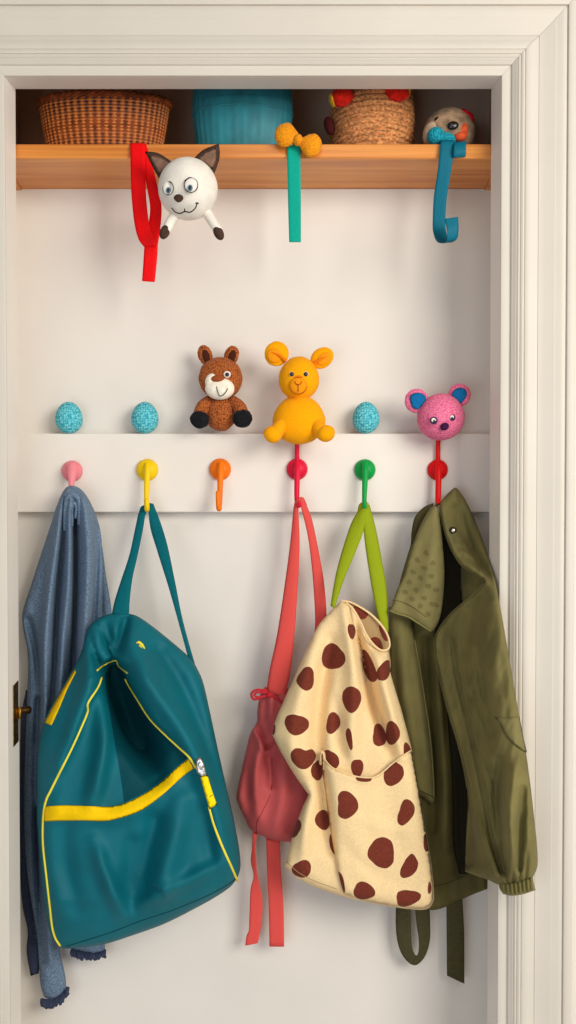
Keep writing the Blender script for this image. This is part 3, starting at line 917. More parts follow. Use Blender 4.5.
hook(297, 469.4, 10.6, (222, 22, 62), 'crimson plastic', 'crimson hook with the red drawstring pouch hanging from it',
     ([(297, 463, 24), (297.2, 470, 27.5), (297, 483, 29), (296.8, 497, 30), (297.6, 504, 33), (299, 505.6, 36.5), (299.4, 502, 39)], [2.6, 3, 2.8, 2.6, 2.5, 2.4, 2]),
     up=([(297, 470, 22), (297, 455, 18.5), (297, 441, 19.5)], [2.8, 2.4, 2.4]))
hook(364.8, 470, 10.6, (6, 158, 70), 'green plastic', 'green hook with the spotted tote bag hanging from it',
     ([(365, 463, 24), (365.2, 471, 27.5), (364.8, 484, 29), (364.4, 497, 30), (364.4, 505, 33), (364.6, 507, 36.5), (364.6, 502, 39)], [2.8, 3.2, 2.8, 2.4, 2.3, 2.3, 2]))
hook(437.4, 470, 10.3, (226, 10, 16), 'red plastic', 'red hook with the olive jacket hanging from it',
     ([(438.2, 464, 24), (438.4, 471, 27.5), (438.4, 484, 29), (438.2, 494, 29.5), (438.0, 500, 31), (438, 503, 33.5)], [2.8, 3.2, 3, 3, 2.8, 2.6]),
     up=([(438, 470, 22), (438, 455, 18.5), (438, 437, 20)], [2.8, 2.3, 2.3]))

# ---- brass hinge on the left jamb
BRASS = mat('aged brass', (150, 112, 48), .35, (200, .25), metal=1.0)
DBRASS = mat('dark aged brass', (62, 44, 22), .45, metal=.8)
def hinge():
    t = thing('door_hinge', W(14, 713, 86), 'small aged brass hinge plate on the left door jamb', 'hinge')
    def jx(d): return xl1 + (xl0 - xl1) * (DF - d) / (DF - DB)
    mb = MB(); y0, y1 = 78.5, 90
    vs = []
    for off in (.0002, .0016):
        for d, (za, zb) in ((y1, (zpx(747, y1), zpx(686, y1))), (y0, (zpx(741, y0), zpx(680.5, y0)))):
            vs += [(jx(d) + off, Y(d), za), (jx(d) + off, Y(d), zb)]
    mb.add(vs, [(0, 1, 3, 2), (4, 6, 7, 5), (0, 4, 5, 1), (2, 3, 7, 6), (0, 2, 6, 4), (1, 5, 7, 3)])
    mb.build('plate', BRASS, t, False)
    xk = jx(78) + .004
    tube_mb([(xk, Y(79), zpx(718, 79)), (xk, Y(79), zpx(708, 79))], .0035, 14).build('knuckle', BRASS, t)
    for py in (694, 732):
        ell_mb(14.2, py, 84, 2, 2, 2).build('screw', BRASS, t)
    tube_mb([(xk, Y(77), zpx(711, 79)), (xk + .009, Y(72), zpx(711, 79)), (xk + .014, Y(70), zpx(711, 79))], [.006, .008, .007], 16).build('pin_housing', DBRASS, t)
hinge()
# ================================================================== scarf
SCF = mat('grey blue woven wool', (104, 124, 146), .95, (380, .22), ('knit', 520, .6, .9), sheen=.06)
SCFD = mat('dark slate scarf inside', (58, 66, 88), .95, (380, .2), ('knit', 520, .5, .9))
def scarf():
    t = thing('wool_scarf', W(70, 490, 30), 'grey blue woven scarf draped over the pink hook', 'scarf')
    out = [(71, 485.6), (64, 490), (57, 505), (50, 527), (41, 554), (32, 582), (25, 603), (22, 617), (24, 634), (28, 656), (27.5, 690),
           (26, 730), (24.5, 780), (24.5, 830), (27, 870), (32, 905), (37, 935), (39, 965), (40.5, 985), (44, 997, 1), (52, 1000), (61, 996), (66.5, 987, 1), (65, 974), (60.5, 952), (60, 930),
           (64, 900), (72, 800), (92, 700), (98, 660), (101.8, 628), (102.6, 590), (102.4, 560), (101, 534), (96, 515), (88, 498), (80, 488.5)]
    F_ = [('r', [(63, 495, .6), (60, 530), (52, 580), (46, 640), (43, 720), (40, 800, .8)], 6, 9),
          ('r', [(66, 500, .8), (62, 545), (57, 600), (55, 660), (50, 720, .7)], 3.2, -9),
          ('r', [(70, 500, .8), (70, 540), (68, 590), (63, 640), (60, 690), (55, 740, .5)], 5, 9),
          ('r', [(74.5, 512, .9), (75, 550), (75, 600), (74, 640), (72, 690, .9), (68, 740, .7)], 2.6, -13),
          ('r', [(84, 500, .8), (88, 540), (87, 590), (84, 640), (82, 690, .8)], 7, 9),
          ('r', [(98, 520, .6), (97, 560), (95, 600), (92, 640, .8)], 3, -5),
          ('r', [(28, 620, .6), (36, 650), (40, 690), (38, 740, .6)], 4, -6),
          ('r', [(47, 700, .6), (46, 780), (47, 860), (50, 960, .6)], 4.5, 6),
          ('r', [(38, 700, .6), (36, 780), (37, 860), (43, 960, .4)], 3.5, -7)]
    def mid(x, y): return np.interp(y, [485, 500, 560, 700, 1000], [36, 31, 25, 20, 18]) 
    F_ = [f[:2] + (f[2], f[3] * 2.2) for f in F_]
    c = Cloth(out, mid, 9, 9, 8, F_, step=1.7, wr=(2.0, 12, 60, 0), c=.3)
    c.mb().build('drape', SCF, t)
    # the layer behind on the right, the dark inner layer on the left, the end seen under the bag
    Cloth([(92, 510, 1), (101, 540), (106, 575), (111.5, 610), (112, 640), (112, 700), (80, 700), (85, 600)], 15, 4, 5, 6, [('r', [(102, 560), (101, 640)], 2.5, -4)], step=3).mb().build('back_layer', SCF, t)
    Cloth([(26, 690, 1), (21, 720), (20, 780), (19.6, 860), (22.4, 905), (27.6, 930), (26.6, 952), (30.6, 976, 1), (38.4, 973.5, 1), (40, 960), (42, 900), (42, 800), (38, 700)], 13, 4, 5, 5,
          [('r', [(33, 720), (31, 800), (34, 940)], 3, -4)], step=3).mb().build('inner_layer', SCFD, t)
    e = Cloth([(70, 900, 1), (104, 900, 1), (105, 930), (105, 951, 1), (96, 954), (84, 952), (72, 950, 1)], 18, 4, 5, 5, [('r', [(78, 910), (80, 950)], 3, -3)], step=3)
    e.mb().build('end_panel', SCF, t)
    f1 = MB(); f2 = MB(); rnd = random.Random(3)
    for i in range(13):
        q = i / 12
        x = 72.5 + 32 * q; y = 949.5 + 3.4 * math.sin(q * 3)
        pxtube([(x, y, 18), (x + rnd.uniform(-1, 1), y + 4, 21), (x + rnd.uniform(-1.5, 1.5), y + 7 + rnd.uniform(-1, 1), 20)], [1.9, 2.2, 1.4], 6, mb=f1)
        x = 42 + 26 * q; y = 999 - 3 * q - 9 * q * q + 3 * math.sin(q * 3)
        pxtube([(x, y, 22), (x + rnd.uniform(-1, 1), y + 4.5, 25), (x + rnd.uniform(-1.5, 1.5), y + 8 + rnd.uniform(-1, 1), 24)], [1.9, 2.2, 1.4], 6, mb=f2)
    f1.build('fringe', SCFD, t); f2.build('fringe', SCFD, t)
    # rolled turns of cloth around the hook
    mb = pxtube([(65, 530, 44), (66.5, 505, 49), (70, 495.5, 51), (76, 496, 51), (80, 505, 50), (79, 524, 44)], [2.2, 2.8, 3, 3, 2.8, 1.8], 10)
    pxtube([(72, 526, 44), (71.5, 508, 49), (74, 502.5, 50), (76.4, 507, 49), (75.4, 518, 45)], [1.6, 2, 2.2, 2, 1.4], 10, mb=mb)
    mb.build('rolled_fold', SCF, t)
scarf()

# ================================================================== teal bag
TEAL = mat('teal coated canvas', (0, 101, 114), .6, (9, .06), ('noise', 420, .12, .3), spec=.22)
TEALW = mat('teal webbing', (4, 100, 110), .75, (300, .06), ('weave', 420, .5, .5))
YEL = mat('yellow piping', (240, 224, 70), .6)
YEB = mat('yellow webbing band', (255, 204, 4), .7, (160, .03), ('weave', 420, .2, .4))
SILV = mat('silver zipper metal', (206, 204, 198), .3, metal=.9)
def teal_bag():
    t = thing('canvas_bag', W(148, 506, 40), 'teal bag with yellow piping and band hanging from the yellow hook', 'bag')
    out = [(112, 613.5), (103, 616), (91, 624), (85.5, 634), (82, 650), (74.5, 666), (63.6, 685), (53.6, 702), (43.4, 723), (38.4, 745), (36.6, 780), (37, 820),
           (40.5, 870), (45, 910), (50, 932), (56, 944), (64, 948.5), (80, 947.6), (105, 944), (135, 934.5), (165, 923.5), (195, 908.5), (218, 895.5), (233, 884), (240, 870),
           (239.6, 852), (234, 820), (226, 785), (217, 745), (210, 712), (203, 682), (196, 666, 1), (187, 655), (172, 642), (152, 626), (137, 616), (126, 613.6)]
    F_ = [  # opening: deep pocket between the piped edges, front panel sinks into it
          ('s', [(192, 760, .05), (180, 748, .25), (166, 735.5, .5), (150, 719, .8), (138, 700, 1), (127, 680, 1), (121, 668, .7)], 2.2, 24, 42),
          ('s', [(99, 668, .6), (101.5, 678, 1), (97, 690, .8), (87, 708, .6), (70, 750, .3), (52, 790, .1)], 2.2, 12, 30),
          ('r', [(114, 668, .6), (119, 688, 1), (125, 712, 1), (134, 738, .85), (147, 760, .5), (156, 775, .2)], 11, -58),
          ('r', [(122, 694, .5), (133, 716, 1), (143, 735, .9), (156, 753, .4)], 11, -34),
          ('r', [(104, 662, .6), (110, 658, .8), (117, 657, .8), (124, 663, .5)], 5, 14),
          # flaps either side stand up
          ('r', [(95, 630, .5), (89, 655, .9), (86, 690), (74, 728), (60, 765, .6)], 9, 13),
          ('r', [(132, 640, .5), (146, 676), (170, 712), (193, 750), (212, 800), (226, 850, .4)], 10, 14),
          # shaded hollow below the rim and neck
          ('r', [(106, 628, .6), (110, 640), (114, 652, .7)], 6, -16), ('r', [(126, 620, .8), (121, 640), (118, 654, .5)], 5, -18),
          ('r', [(90, 640, .5), (94, 655), (100, 665), (104, 672, .4)], 4, -12),
          ('r', [(160, 650, .6), (185, 690), (205, 740), (221, 790, .7)], 8, -8),
          # belly and crumples of the front panel
          ('r', [(100, 700, .4), (104, 740), (98, 780), (92, 800, .6)], 9, 11),
          ('r', [(95, 840, .4), (102, 865), (112, 890), (122, 912, .5)], 8, 9),
          ('r', [(133, 845, .6), (130, 880), (133, 905, .8)], 10, -9),
          ('r', [(180, 800, .6), (172, 845), (162, 885), (160, 890, .3)], 13, 11),
          ('r', [(155, 820, .8), (146, 860), (142, 892, .6)], 9, -9),
          ('r', [(62, 830, .6), (66, 870), (76, 905, .6)], 12, -8),
          ('r', [(205, 810, .5), (210, 850), (218, 878, .4)], 8, -5),
          ('r', [(140, 905, .4), (170, 890), (205, 872), (225, 862, .5)], 8, 7),
          ('r', [(62, 815, .3), (90, 817, .9), (120, 815, .9), (150, 802, .8), (185, 770, .4)], 9, 5)]
    def mid(x, y): return np.interp(y, [610, 680, 800, 900, 950], [62, 64, 68, 70, 66])
    def Tf(x, y): return np.interp(y, [610, 680, 800, 900, 950], [8, 20, 36, 34, 14])
    F_ = [f[:3] + ((f[3] * 1.35,) + f[4:]) if i > 9 else f for i, f in enumerate(F_)]
    c = Cloth(out, mid, Tf, 8, 26, F_, step=2.2, wr=(1.8, 26, 40, .5), c=.25,
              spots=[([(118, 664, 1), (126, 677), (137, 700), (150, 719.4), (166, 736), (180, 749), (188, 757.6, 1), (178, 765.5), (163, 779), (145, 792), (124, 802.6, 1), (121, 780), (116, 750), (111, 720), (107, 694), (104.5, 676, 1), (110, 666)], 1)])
    body = c.mb().build('body', [TEAL, mat('deep teal opening shade', (0, 66, 76), .65, (9, .06), ('noise', 420, .12, .3))], t)  # darker spot paints the shade inside the bag's opening
    def pipe(pts, name='piping', r=1.25, off=.4):
        q = catmull([p[:2] for p in pts], 5)
        pxtube(c.on(q, off), r, 8, sub=1).build(name, YEL, t)
    pipe([(101.5, 678), (97.5, 688), (88, 703), (87.5, 712), (81, 728), (71, 750), (60, 772), (51, 790), (45.6, 802), (43.2, 820), (43.2, 845), (46.4, 875), (49.8, 905), (52, 925), (55, 937), (60, 945.5)])
    pipe([(97, 670.5), (103, 665.8), (110, 662), (116.5, 660.6), (118.5, 666), (124, 670.5), (127.5, 673)], r=.9)
    pipe([(125.5, 679), (129, 686), (138, 700.5), (150, 719), (166, 735.5), (180, 748.5), (189, 757), (196, 768)])
    pipe([(209, 807), (214, 825), (222, 846), (231, 866), (237.4, 881)])
    band = c.patch([(44.4, 806.4, 1), (65, 805.2), (88, 806), (110, 806.4), (125, 803), (145, 793), (163, 780), (178, 766.5), (188.5, 758.5, 1), (193.4, 768.4, 1), (180, 779), (160, 797), (142, 810), (122, 817.6), (104, 821.2), (80, 820.6), (43.4, 821.4, 1)], .7, .5, 1.8, .8)
    band.mb().build('yellow_band', YEB, t)
    sb = c.patch([(74.6, 669, 1), (64.4, 686), (55, 702), (44.2, 722.6, 1), (51.4, 725.4, 1), (59, 709), (67, 690), (76, 672, 1)], .5, .6, 1.8)
    sb.mb().build('side_band', YEB, t)
    # zip puller
    P = c.d(201, 770) + 3
    mb = Cloth([(195.4, 760, 1), (198.6, 757, 1), (203, 761), (206.6, 774.6, 1), (201.4, 778, 1), (196.6, 771)], P, 1.4, 1.4, 1.2, step=1.5).mb()
    ell_mb(200.5, 766, P + 1.6, 2.4, 4.2, 1.4, -.35, mb)
    mb.build('zip_slider', SILV, t)
    Cloth([(200.4, 777.6, 1), (207.4, 774.8, 1), (212, 790), (217, 804.6, 1), (209.4, 809.2, 1), (205, 794)], P + .5, 1.0, 1.0, 1, step=2).mb().build('zip_pull', mat('lemon yellow tab', (254, 228, 4), .5), t)
    q = c.on([(210.6, 796), (213, 794.6)], 0)
    pxtube([(209.8, 797, P + 1.6), (211.6, 795.4, P + 1.7), (212.8, 795.6, P + 1.6)], .35, 6).build('stitch_mark', BROWNT, t)
    # little yellow emblem
    e1 = c.d(139.5, 645) + .4
    mb = pxtube([(136.6, 643, e1), (139, 642.4, e1), (142, 645, e1), (144.6, 648.6, e1)], [.8, 1.5, 1.5, .7], 8)
    pxtube([(137.4, 645.4, e1), (140, 646, e1), (142.4, 649, e1)], [.5, 1.0, .4], 6, mb=mb)
    mb.build('emblem', YEL, t)
    # bottom seam
    sm = catmull([(66, 946.4), (85, 940.5), (110, 932.6), (140, 921), (170, 911), (200, 899), (222, 888), (237, 878)], 5)
    pxtube(c.on(sm, -.1), .55, 6, sub=1).build('bottom_seam', mat('dark teal seam', (2, 52, 62), .8), t)
    # handle
    mb = strip_mb([(138.6, 513, 31), (135, 530, 34), (129.5, 555, 44), (122, 578, 52), (115, 600, 58), (111.5, 616, 62)],
                  [(146.2, 509, 33), (142.5, 532, 35), (137, 558, 45), (132.6, 578, 53), (130, 598, 59), (129, 615, 63)], 1.6, curve=1)
    strip_mb([(148.4, 508.5, 33), (150.5, 528, 34), (157, 550, 42), (168, 585, 50), (178, 620, 56), (187.5, 655, 60)],
             [(153, 503.2, 31), (161, 524, 33), (168, 548, 41), (175.4, 584, 49), (183, 622, 55), (195.8, 668, 60)], 1.6, curve=1, mb=mb)
    strip_mb([(138.4, 516, 31), (140.6, 507.5, 32), (145, 504.8, 33), (149, 503, 33), (153, 504.5, 32), (155.6, 511, 31)],
             [(146, 515, 34), (146.4, 511.5, 34.4), (147, 510.4, 34.6), (147.8, 510, 34.6), (148.2, 510.4, 34.4), (148.8, 514, 34)], 1.4, mb=mb)
    mb.build('handle', TEALW, t)
teal_bag()

# ================================================================== red drawstring pouch
REDC = mat('dusty red satin cotton', (184, 82, 82), .55, (14, .06), ('noise', 420, .15, .3), sheen=.06)
REDS = mat('coral red strap', (220, 82, 76), .85, (500, .02), ('weave', 420, .25, .4), sheen=.06)
def pouch():
    t = thing('drawstring_pouch', W(297, 500, 36), 'dusty red drawstring pouch hanging between the teal bag and the spotted tote', 'bag')
    out = [(262, 690), (257.5, 708), (256.6, 722), (250.4, 733), (246.5, 748), (241, 772), (236.4, 795), (238, 804), (243.6, 817), (250.5, 829.6), (262, 836), (276, 840.6), (291, 842.5, 1), (297, 830), (312, 800), (310, 760), (300, 715), (290, 690), (275, 687)]
    F_ = [('r', [(252, 740, .5), (249, 770), (248, 800), (252, 825, .5)], 7, -5),
          ('r', [(262, 742, .7), (256, 765), (255, 790, .8), (258, 815, .3)], 5, 8),
          ('r', [(266, 750, .8), (270, 768), (271, 785, .6)], 4, -9),
          ('r', [(258, 728, .8), (263, 738), (268, 748, .9), (273, 742, .8), (276, 735, .6)], 2.6, -9),
          ('r', [(253, 729, .8), (256, 733), (260, 744, .8), (265, 752), (271, 748), (276, 738, .6)], 2.4, 6),
          ('r', [(272, 700, .8), (276, 735), (284, 760, .7)], 5, 6),
          ('r', [(282, 765, .5), (282, 800), (276, 835, .6)], 8, 6),
          ('r', [(266, 700, .8), (264, 718, .6)], 3, -4), ('r', [(276, 695, .8), (274, 716, .6)], 3, -4)]
    c = Cloth(out, lambda x, y: np.interp(y, [690, 740, 845], [30, 28, 26]), 13, 14, 14, F_, step=2.4, wr=(1.2, 10, 16, .3), c=.4)
    c.mb().build('body', REDC, t)
    pxtube(c.on(catmull([(272, 758), (271.5, 790), (262, 812), (257, 822), (256.4, 833)], 5), -.2), .45, 6, sub=1).build('seam', mat('dark red seam', (120, 36, 40), .8), t)
    mb = strip_mb([(293.6, 508, 32), (290, 545, 33), (284, 590, 36), (277, 635, 38), (270, 668, 39), (266.4, 692, 38)],
                  [(298, 502, 35), (299.6, 545, 35), (297.6, 590, 38), (294, 640, 40), (290, 675, 41), (284, 697, 40)], 1.4, curve=1.2)
    strip_mb([(300.4, 505, 35), (307.6, 535, 35), (311.6, 565, 34), (314, 595, 33), (315, 625, 30), (312, 650, 28)],
             [(303.4, 498.6, 32), (311.4, 518, 33), (318, 548, 33), (323.6, 580, 32), (326.4, 612, 30), (326, 650, 28)], 1.4, curve=1, mb=mb)
    strip_mb([(293.4, 512, 32), (294.5, 503, 33), (298, 498.4, 34), (303, 497.4, 33.4), (307, 505, 32)],
             [(298.4, 511, 36), (298.6, 506, 36.6), (299.6, 504.2, 36.8), (300.8, 504, 36.6), (302, 510, 35.6)], 1.3, mb=mb)
    mb.build('strap', REDS, t)
    # drawstring with bow
    d = 44
    mb = pxtube([(270, 694, d), (262, 690, d + 2), (254.5, 690.6, d + 3), (251.4, 695, d + 3), (254.6, 699.4, d + 3), (262, 697, d + 2), (269, 695, d + 1)], 1.3, 8)
    pxtube([(268, 694, d), (263, 692.5, d + 2), (256.6, 692.6, d + 4), (254.6, 695.4, d + 4), (259, 697, d + 3), (268, 695, d + 1)], 1.1, 8, mb=mb)
    pxtube([(268, 694, d + 1), (275, 697, d + 1), (281, 702, d), (286, 706, d - 2)], [1.6, 1.4, 1.1, .8], 8, mb=mb)
    pxtube([(268, 693, d + 1), (265, 689, d + 1), (266, 687, d)], [1.3, 1.1, .8], 8, mb=mb)
    ell_mb(269.4, 695, d + 1.5, 3.2, 3, 3, 0, mb)
    mb.build('drawcord', mat('crimson cord', (186, 44, 54), .85, bump=('noise', 400, .5, .8)), t)
    strip_mb([(252.6, 832, 26), (252, 848, 25), (251, 862, 24), (253.6, 876, 24), (250.4, 890, 23), (249.4, 915, 22), (248.8, 930, 22), (246.4, 936, 21), (245.2, 945.6, 21)],
             [(257, 834, 26), (255.6, 848, 27), (256.4, 862, 27), (257, 872, 26), (260, 886, 24), (262.6, 904, 22), (261, 926, 21), (259.6, 934, 21), (258, 943, 21)], 1.2).build('tail', REDS, t)
    strip_mb([(266, 838, 24), (267, 870, 23), (268.6, 905, 22), (269.4, 946.4, 20)], [(280, 840, 24), (281, 870, 23), (283.4, 905, 22), (284.2, 946.6, 20)], 1.2).build('tail', REDS, t)
pouch()

# ================================================================== spotted tote
CRM = mat('cream cotton canvas', (244, 214, 162), .9, (300, .03), ('weave', 420, .35, .5), sheen=.06)
SPT = mat('chestnut brown print', (116, 52, 38), .85, (300, .1), ('weave', 420, .35, .5), sheen=.06)
CRMI = mat('shaded cream inside', (176, 146, 104), .9, (300, .03), ('weave', 420, .35, .5))  # darkened cream: paints shade inside the open top, also colours the seam
GRN = mat('lime green webbing', (146, 162, 26), .85, (500, .02), ('weave', 420, .25, .4))
def blob(cx, cy, rx, ry, rot=0.0, kind=0, seed=0):
    rnd = random.Random(seed); P = []
    n = 12; ph = rnd.uniform(0, 6.28)
    for i in range(n):
        a = 2 * math.pi * i / n
        r = 1 + .08 * math.sin(2 * a + ph) + .085 * math.sin(3 * a + 2 * ph)
        if kind == 1: r *= 1 - .32 * math.exp(-((a - 4.6) / .38) ** 2)          # notch on top: heart
        if kind == 2: r *= 1 - .20 * math.exp(-((a - 3.4) / .5) ** 2)           # bean
        if kind == 3: r *= 1 + .16 * math.exp(-((a - 4.71) / .5) ** 2)          # drop
        x = rx * r * math.cos(a); y = ry * r * math.sin(a)
        P.append((cx + x * math.cos(rot) - y * math.sin(rot), cy + x * math.sin(rot) + y * math.cos(rot)))
    return P
def tote():
    t = thing('tote_bag', W(365, 503, 36), 'cream canvas tote bag with brown spots hanging from the green hook', 'bag')
    sil = [(341, 600.6, 1), (327, 615), (318, 626), (308, 646), (297, 671), (285, 698), (275.6, 720), (272.4, 735, 1), (282, 754), (294, 774), (308.4, 794.6, 1), (301, 811), (295, 828), (289, 848), (285, 866, 1),
           (296, 877), (312, 885.6), (335, 894), (360, 900.6), (390, 906.4), (412, 909.4), (427, 909), (433.4, 901), (433.6, 886), (431, 862), (427, 838), (421.6, 805), (415, 768), (410.4, 744), (402, 712), (396, 692), (390.4, 672),
           (388.2, 652), (380, 650), (373, 644), (366, 634), (360, 621), (353, 609), (347, 603)]
    F_ = [('r', [(353, 612, .5), (358, 635), (364, 665), (372, 700), (382, 730, .6), (390, 752, .3)], 5, -15),
          ('r', [(348, 612, .5), (352, 650), (354, 690), (352, 730, .9), (350, 760, .5)], 9, 8),
          ('r', [(378, 655, .7), (386, 690), (395, 725), (402, 755, .4)], 7, 8),
          ('r', [(330, 640, .4), (322, 690), (318, 735), (320, 768), (325, 810), (330, 850, .5)], 7, -10),
          ('r', [(312, 650, .4), (300, 700), (292, 740), (300, 770, .6)], 9, 5),
          ('r', [(308, 795, .5), (305, 830), (303, 868, .4)], 7, 5),
          ('r', [(335, 700, .4), (340, 740), (348, 764, .4)], 6, -5)]
    sp = [blob(333, 657, 11.4, 13.2, .35, 0, 1), blob(305.6, 678.6, 9.4, 11.4, .35, 2, 2), blob(296.4, 724.6, 11.4, 11, .2, 0, 3), blob(351.6, 699.6, 8.8, 13.6, 0, 3, 4), blob(333, 723, 7.2, 10.4, .1, 0, 5),
          blob(349.4, 738.6, 3.2, 10.6, -.15, 0, 6), blob(303.2, 757.6, 11.6, 11.8, .3, 1, 7), blob(351.6, 631.2, 3.6, 8.4, -.1, 0, 8), blob(379, 735.6, 7.2, 11.4, -.25, 2, 9), blob(392.4, 733, 7.4, 11.4, -.15, 0, 10),
          blob(369, 667, 5.6, 17.5, -.38, 0, 11), blob(384, 671, 6.4, 11, .3, 0, 12), blob(357.2, 768, 5.8, 10, 0, 0, 13), blob(331, 760, 7, 11, -.3, 0, 14), blob(317.8, 770, 6, 11, .1, 0, 16),
          blob(322.6, 820, 7.6, 9.6, .1, 0, 23), blob(295.5, 827.6, 5.6, 9, .2, 0, 24), blob(302, 869, 9.2, 9.2, 0, 0, 25), blob(336.4, 846, 6.2, 12.6, -.35, 0, 22), blob(273.8, 730, 1.6, 5.4, .2, 0, 15), blob(408, 755, 4.6, 12, -.2, 0, 30)]
    def mid(x, y): return np.interp(y, [600, 680, 800, 910], [60, 62, 62, 60])
    F_ = [f[:3] + (f[3] * 1.5,) for f in F_]
    front = Cloth(sil, mid, lambda x, y: np.interp(y, [600, 700, 800, 910], [5, 11, 13, 9]), 8, 13, F_, step=2.6, wr=(1.4, 22, 40, .2), c=.3, spots=[(s_, 1) for s_ in sp])
    front.mb().build('front_panel', [CRM, SPT], t)
    # the back of the bag, seen through the open top
    bsp = [blob(360, 612.5, 8.6, 6.4, .5, 0, 41), blob(384.5, 632, 4.6, 9, -.4, 0, 42), blob(376, 644, 8, 6, .6, 0, 43)]
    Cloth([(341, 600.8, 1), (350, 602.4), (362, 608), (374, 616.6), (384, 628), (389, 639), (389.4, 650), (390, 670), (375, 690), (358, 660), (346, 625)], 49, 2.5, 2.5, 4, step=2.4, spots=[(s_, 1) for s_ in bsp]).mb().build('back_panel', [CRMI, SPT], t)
    rim = [(341, 601, 59), (350, 602.2, 54), (362, 608.2, 53), (374, 617, 54), (384, 628.6, 56), (389, 640, 60), (388.4, 648.6, 65), (381, 650.2, 68), (373, 644, 69), (366, 634, 69), (360, 621, 68), (353, 609, 66), (346, 602.4, 62)]
    pxtube(rim, 1.1, 8).build('rim', CRM, t)
    # big patch pocket
    ps = [(321.4, 751, 1), (326, 760.5), (333, 767.6), (345, 772.6), (358, 776.4), (372, 777.2), (381, 773), (392, 763.6), (402, 756), (411.4, 750, 1), (415, 768), (421.4, 804), (426.8, 838), (430.6, 862), (433, 886), (432.6, 901), (426, 908),
          (412, 908.6), (390, 905.6), (362, 900), (344, 894, 1), (340, 880), (334.4, 852), (329.6, 825), (325.6, 795), (322.4, 770)]
    psp = [blob(346.6, 805, 11.4, 13.4, -.35, 2, 17), blob(392.6, 773, 10, 13.6, .15, 2, 18), blob(405.6, 812, 8.6, 12.6, .25, 2, 19), blob(381, 852.4, 15, 14.4, .2, 2, 20), blob(409, 866.4, 7.4, 13.6, .5, 2, 21),
           blob(363.6, 778, 8, 4.2, 0, 0, 31), blob(364, 891, 11.4, 8.4, .4, 0, 27), blob(407, 898, 12.6, 8.6, -.25, 2, 28), blob(426.6, 843, 3.4, 9, -.15, 0, 29), blob(338.6, 882, 6, 11.6, -.35, 0, 26), blob(429.6, 888, 2, 6, 0, 0, 33)]
    PF = [('r', [(345, 780, .4), (350, 830), (362, 870, .5)], 12, 3), ('r', [(378, 776, .6), (392, 815), (400, 840, .4)], 14, -3), ('r', [(352, 815, .5), (385, 828), (410, 832, .5)], 6, 2),
          ('r', [(345, 845, .4), (370, 870), (400, 885, .4)], 7, -2.5), ('r', [(345, 774, .6), (372, 779), (398, 760, .6)], 4, 3)]
    def pm(x, y):
        return front.depth(np.stack([x, y], 1))[1] + 3.2
    pk = Cloth(ps, pm, 3.5, 2.2, 5, PF, step=2.6, c=.7, spots=[(s_, 1) for s_ in psp])
    pk.mb().build('pocket', [CRM, SPT], t)
    hem = [(321.6, 751.5), (326, 761), (333, 768), (345, 773), (358, 776.8), (372, 777.6), (381, 773.4), (392, 764), (402, 756.4), (411, 750.4)]
    pxtube(pk.on(catmull(hem, 4), .3), .8, 8, sub=1).build('pocket_hem', CRM, t)
    dd = front.d(322, 760) + 4
    strip_mb([(319.4, 764, dd - 1), (318.6, 756, dd + 1), (320.4, 751, dd + 2), (324, 751.4, dd + 2), (325.8, 757, dd + 1.5), (325.4, 768, dd + 1)],
             [(321.4, 765, dd + 4), (321, 757, dd + 6), (321.6, 753.6, dd + 7), (323.2, 754, dd + 7), (323.6, 758, dd + 6), (323.2, 770, dd + 4)], 1.0).build('pocket_loop', CRM, t)
    pxtube(front.on(catmull([(287, 862), (298, 872), (314, 880.6), (337, 889)], 5), -.1), .4, 6, sub=1).build('bottom_seam', CRMI, t)
    # green handle
    mb = strip_mb([(357.6, 512, 31), (351, 524, 34), (343, 548, 44), (336, 574, 52), (330.6, 606, 58)],
                  [(366, 506, 37), (363.6, 530, 39), (355.6, 552, 47), (344.6, 578, 54), (334.4, 608, 60)], 1.5, curve=1.6)
    strip_mb([(362.4, 512, 37), (364, 535, 38), (368, 565, 42), (373.4, 596, 46), (381, 630, 48)],
             [(369.4, 505, 33), (375.6, 528, 35), (381.4, 558, 40), (386.6, 590, 44), (388.6, 632, 47)], 1.5, curve=1.6, mb=mb)
    strip_mb([(357.4, 513, 31), (358.6, 505.6, 32), (362, 502.2, 33), (366.6, 502, 33), (369.4, 505.4, 32.4), (371.6, 513, 32)],
             [(365, 512, 37), (364.8, 507.8, 37), (364.8, 506.6, 37), (365.2, 506.2, 37), (365.6, 507, 36.6), (366, 512, 36)], 1.3, mb=mb)
    mb.build('handle', GRN, t)
tote()
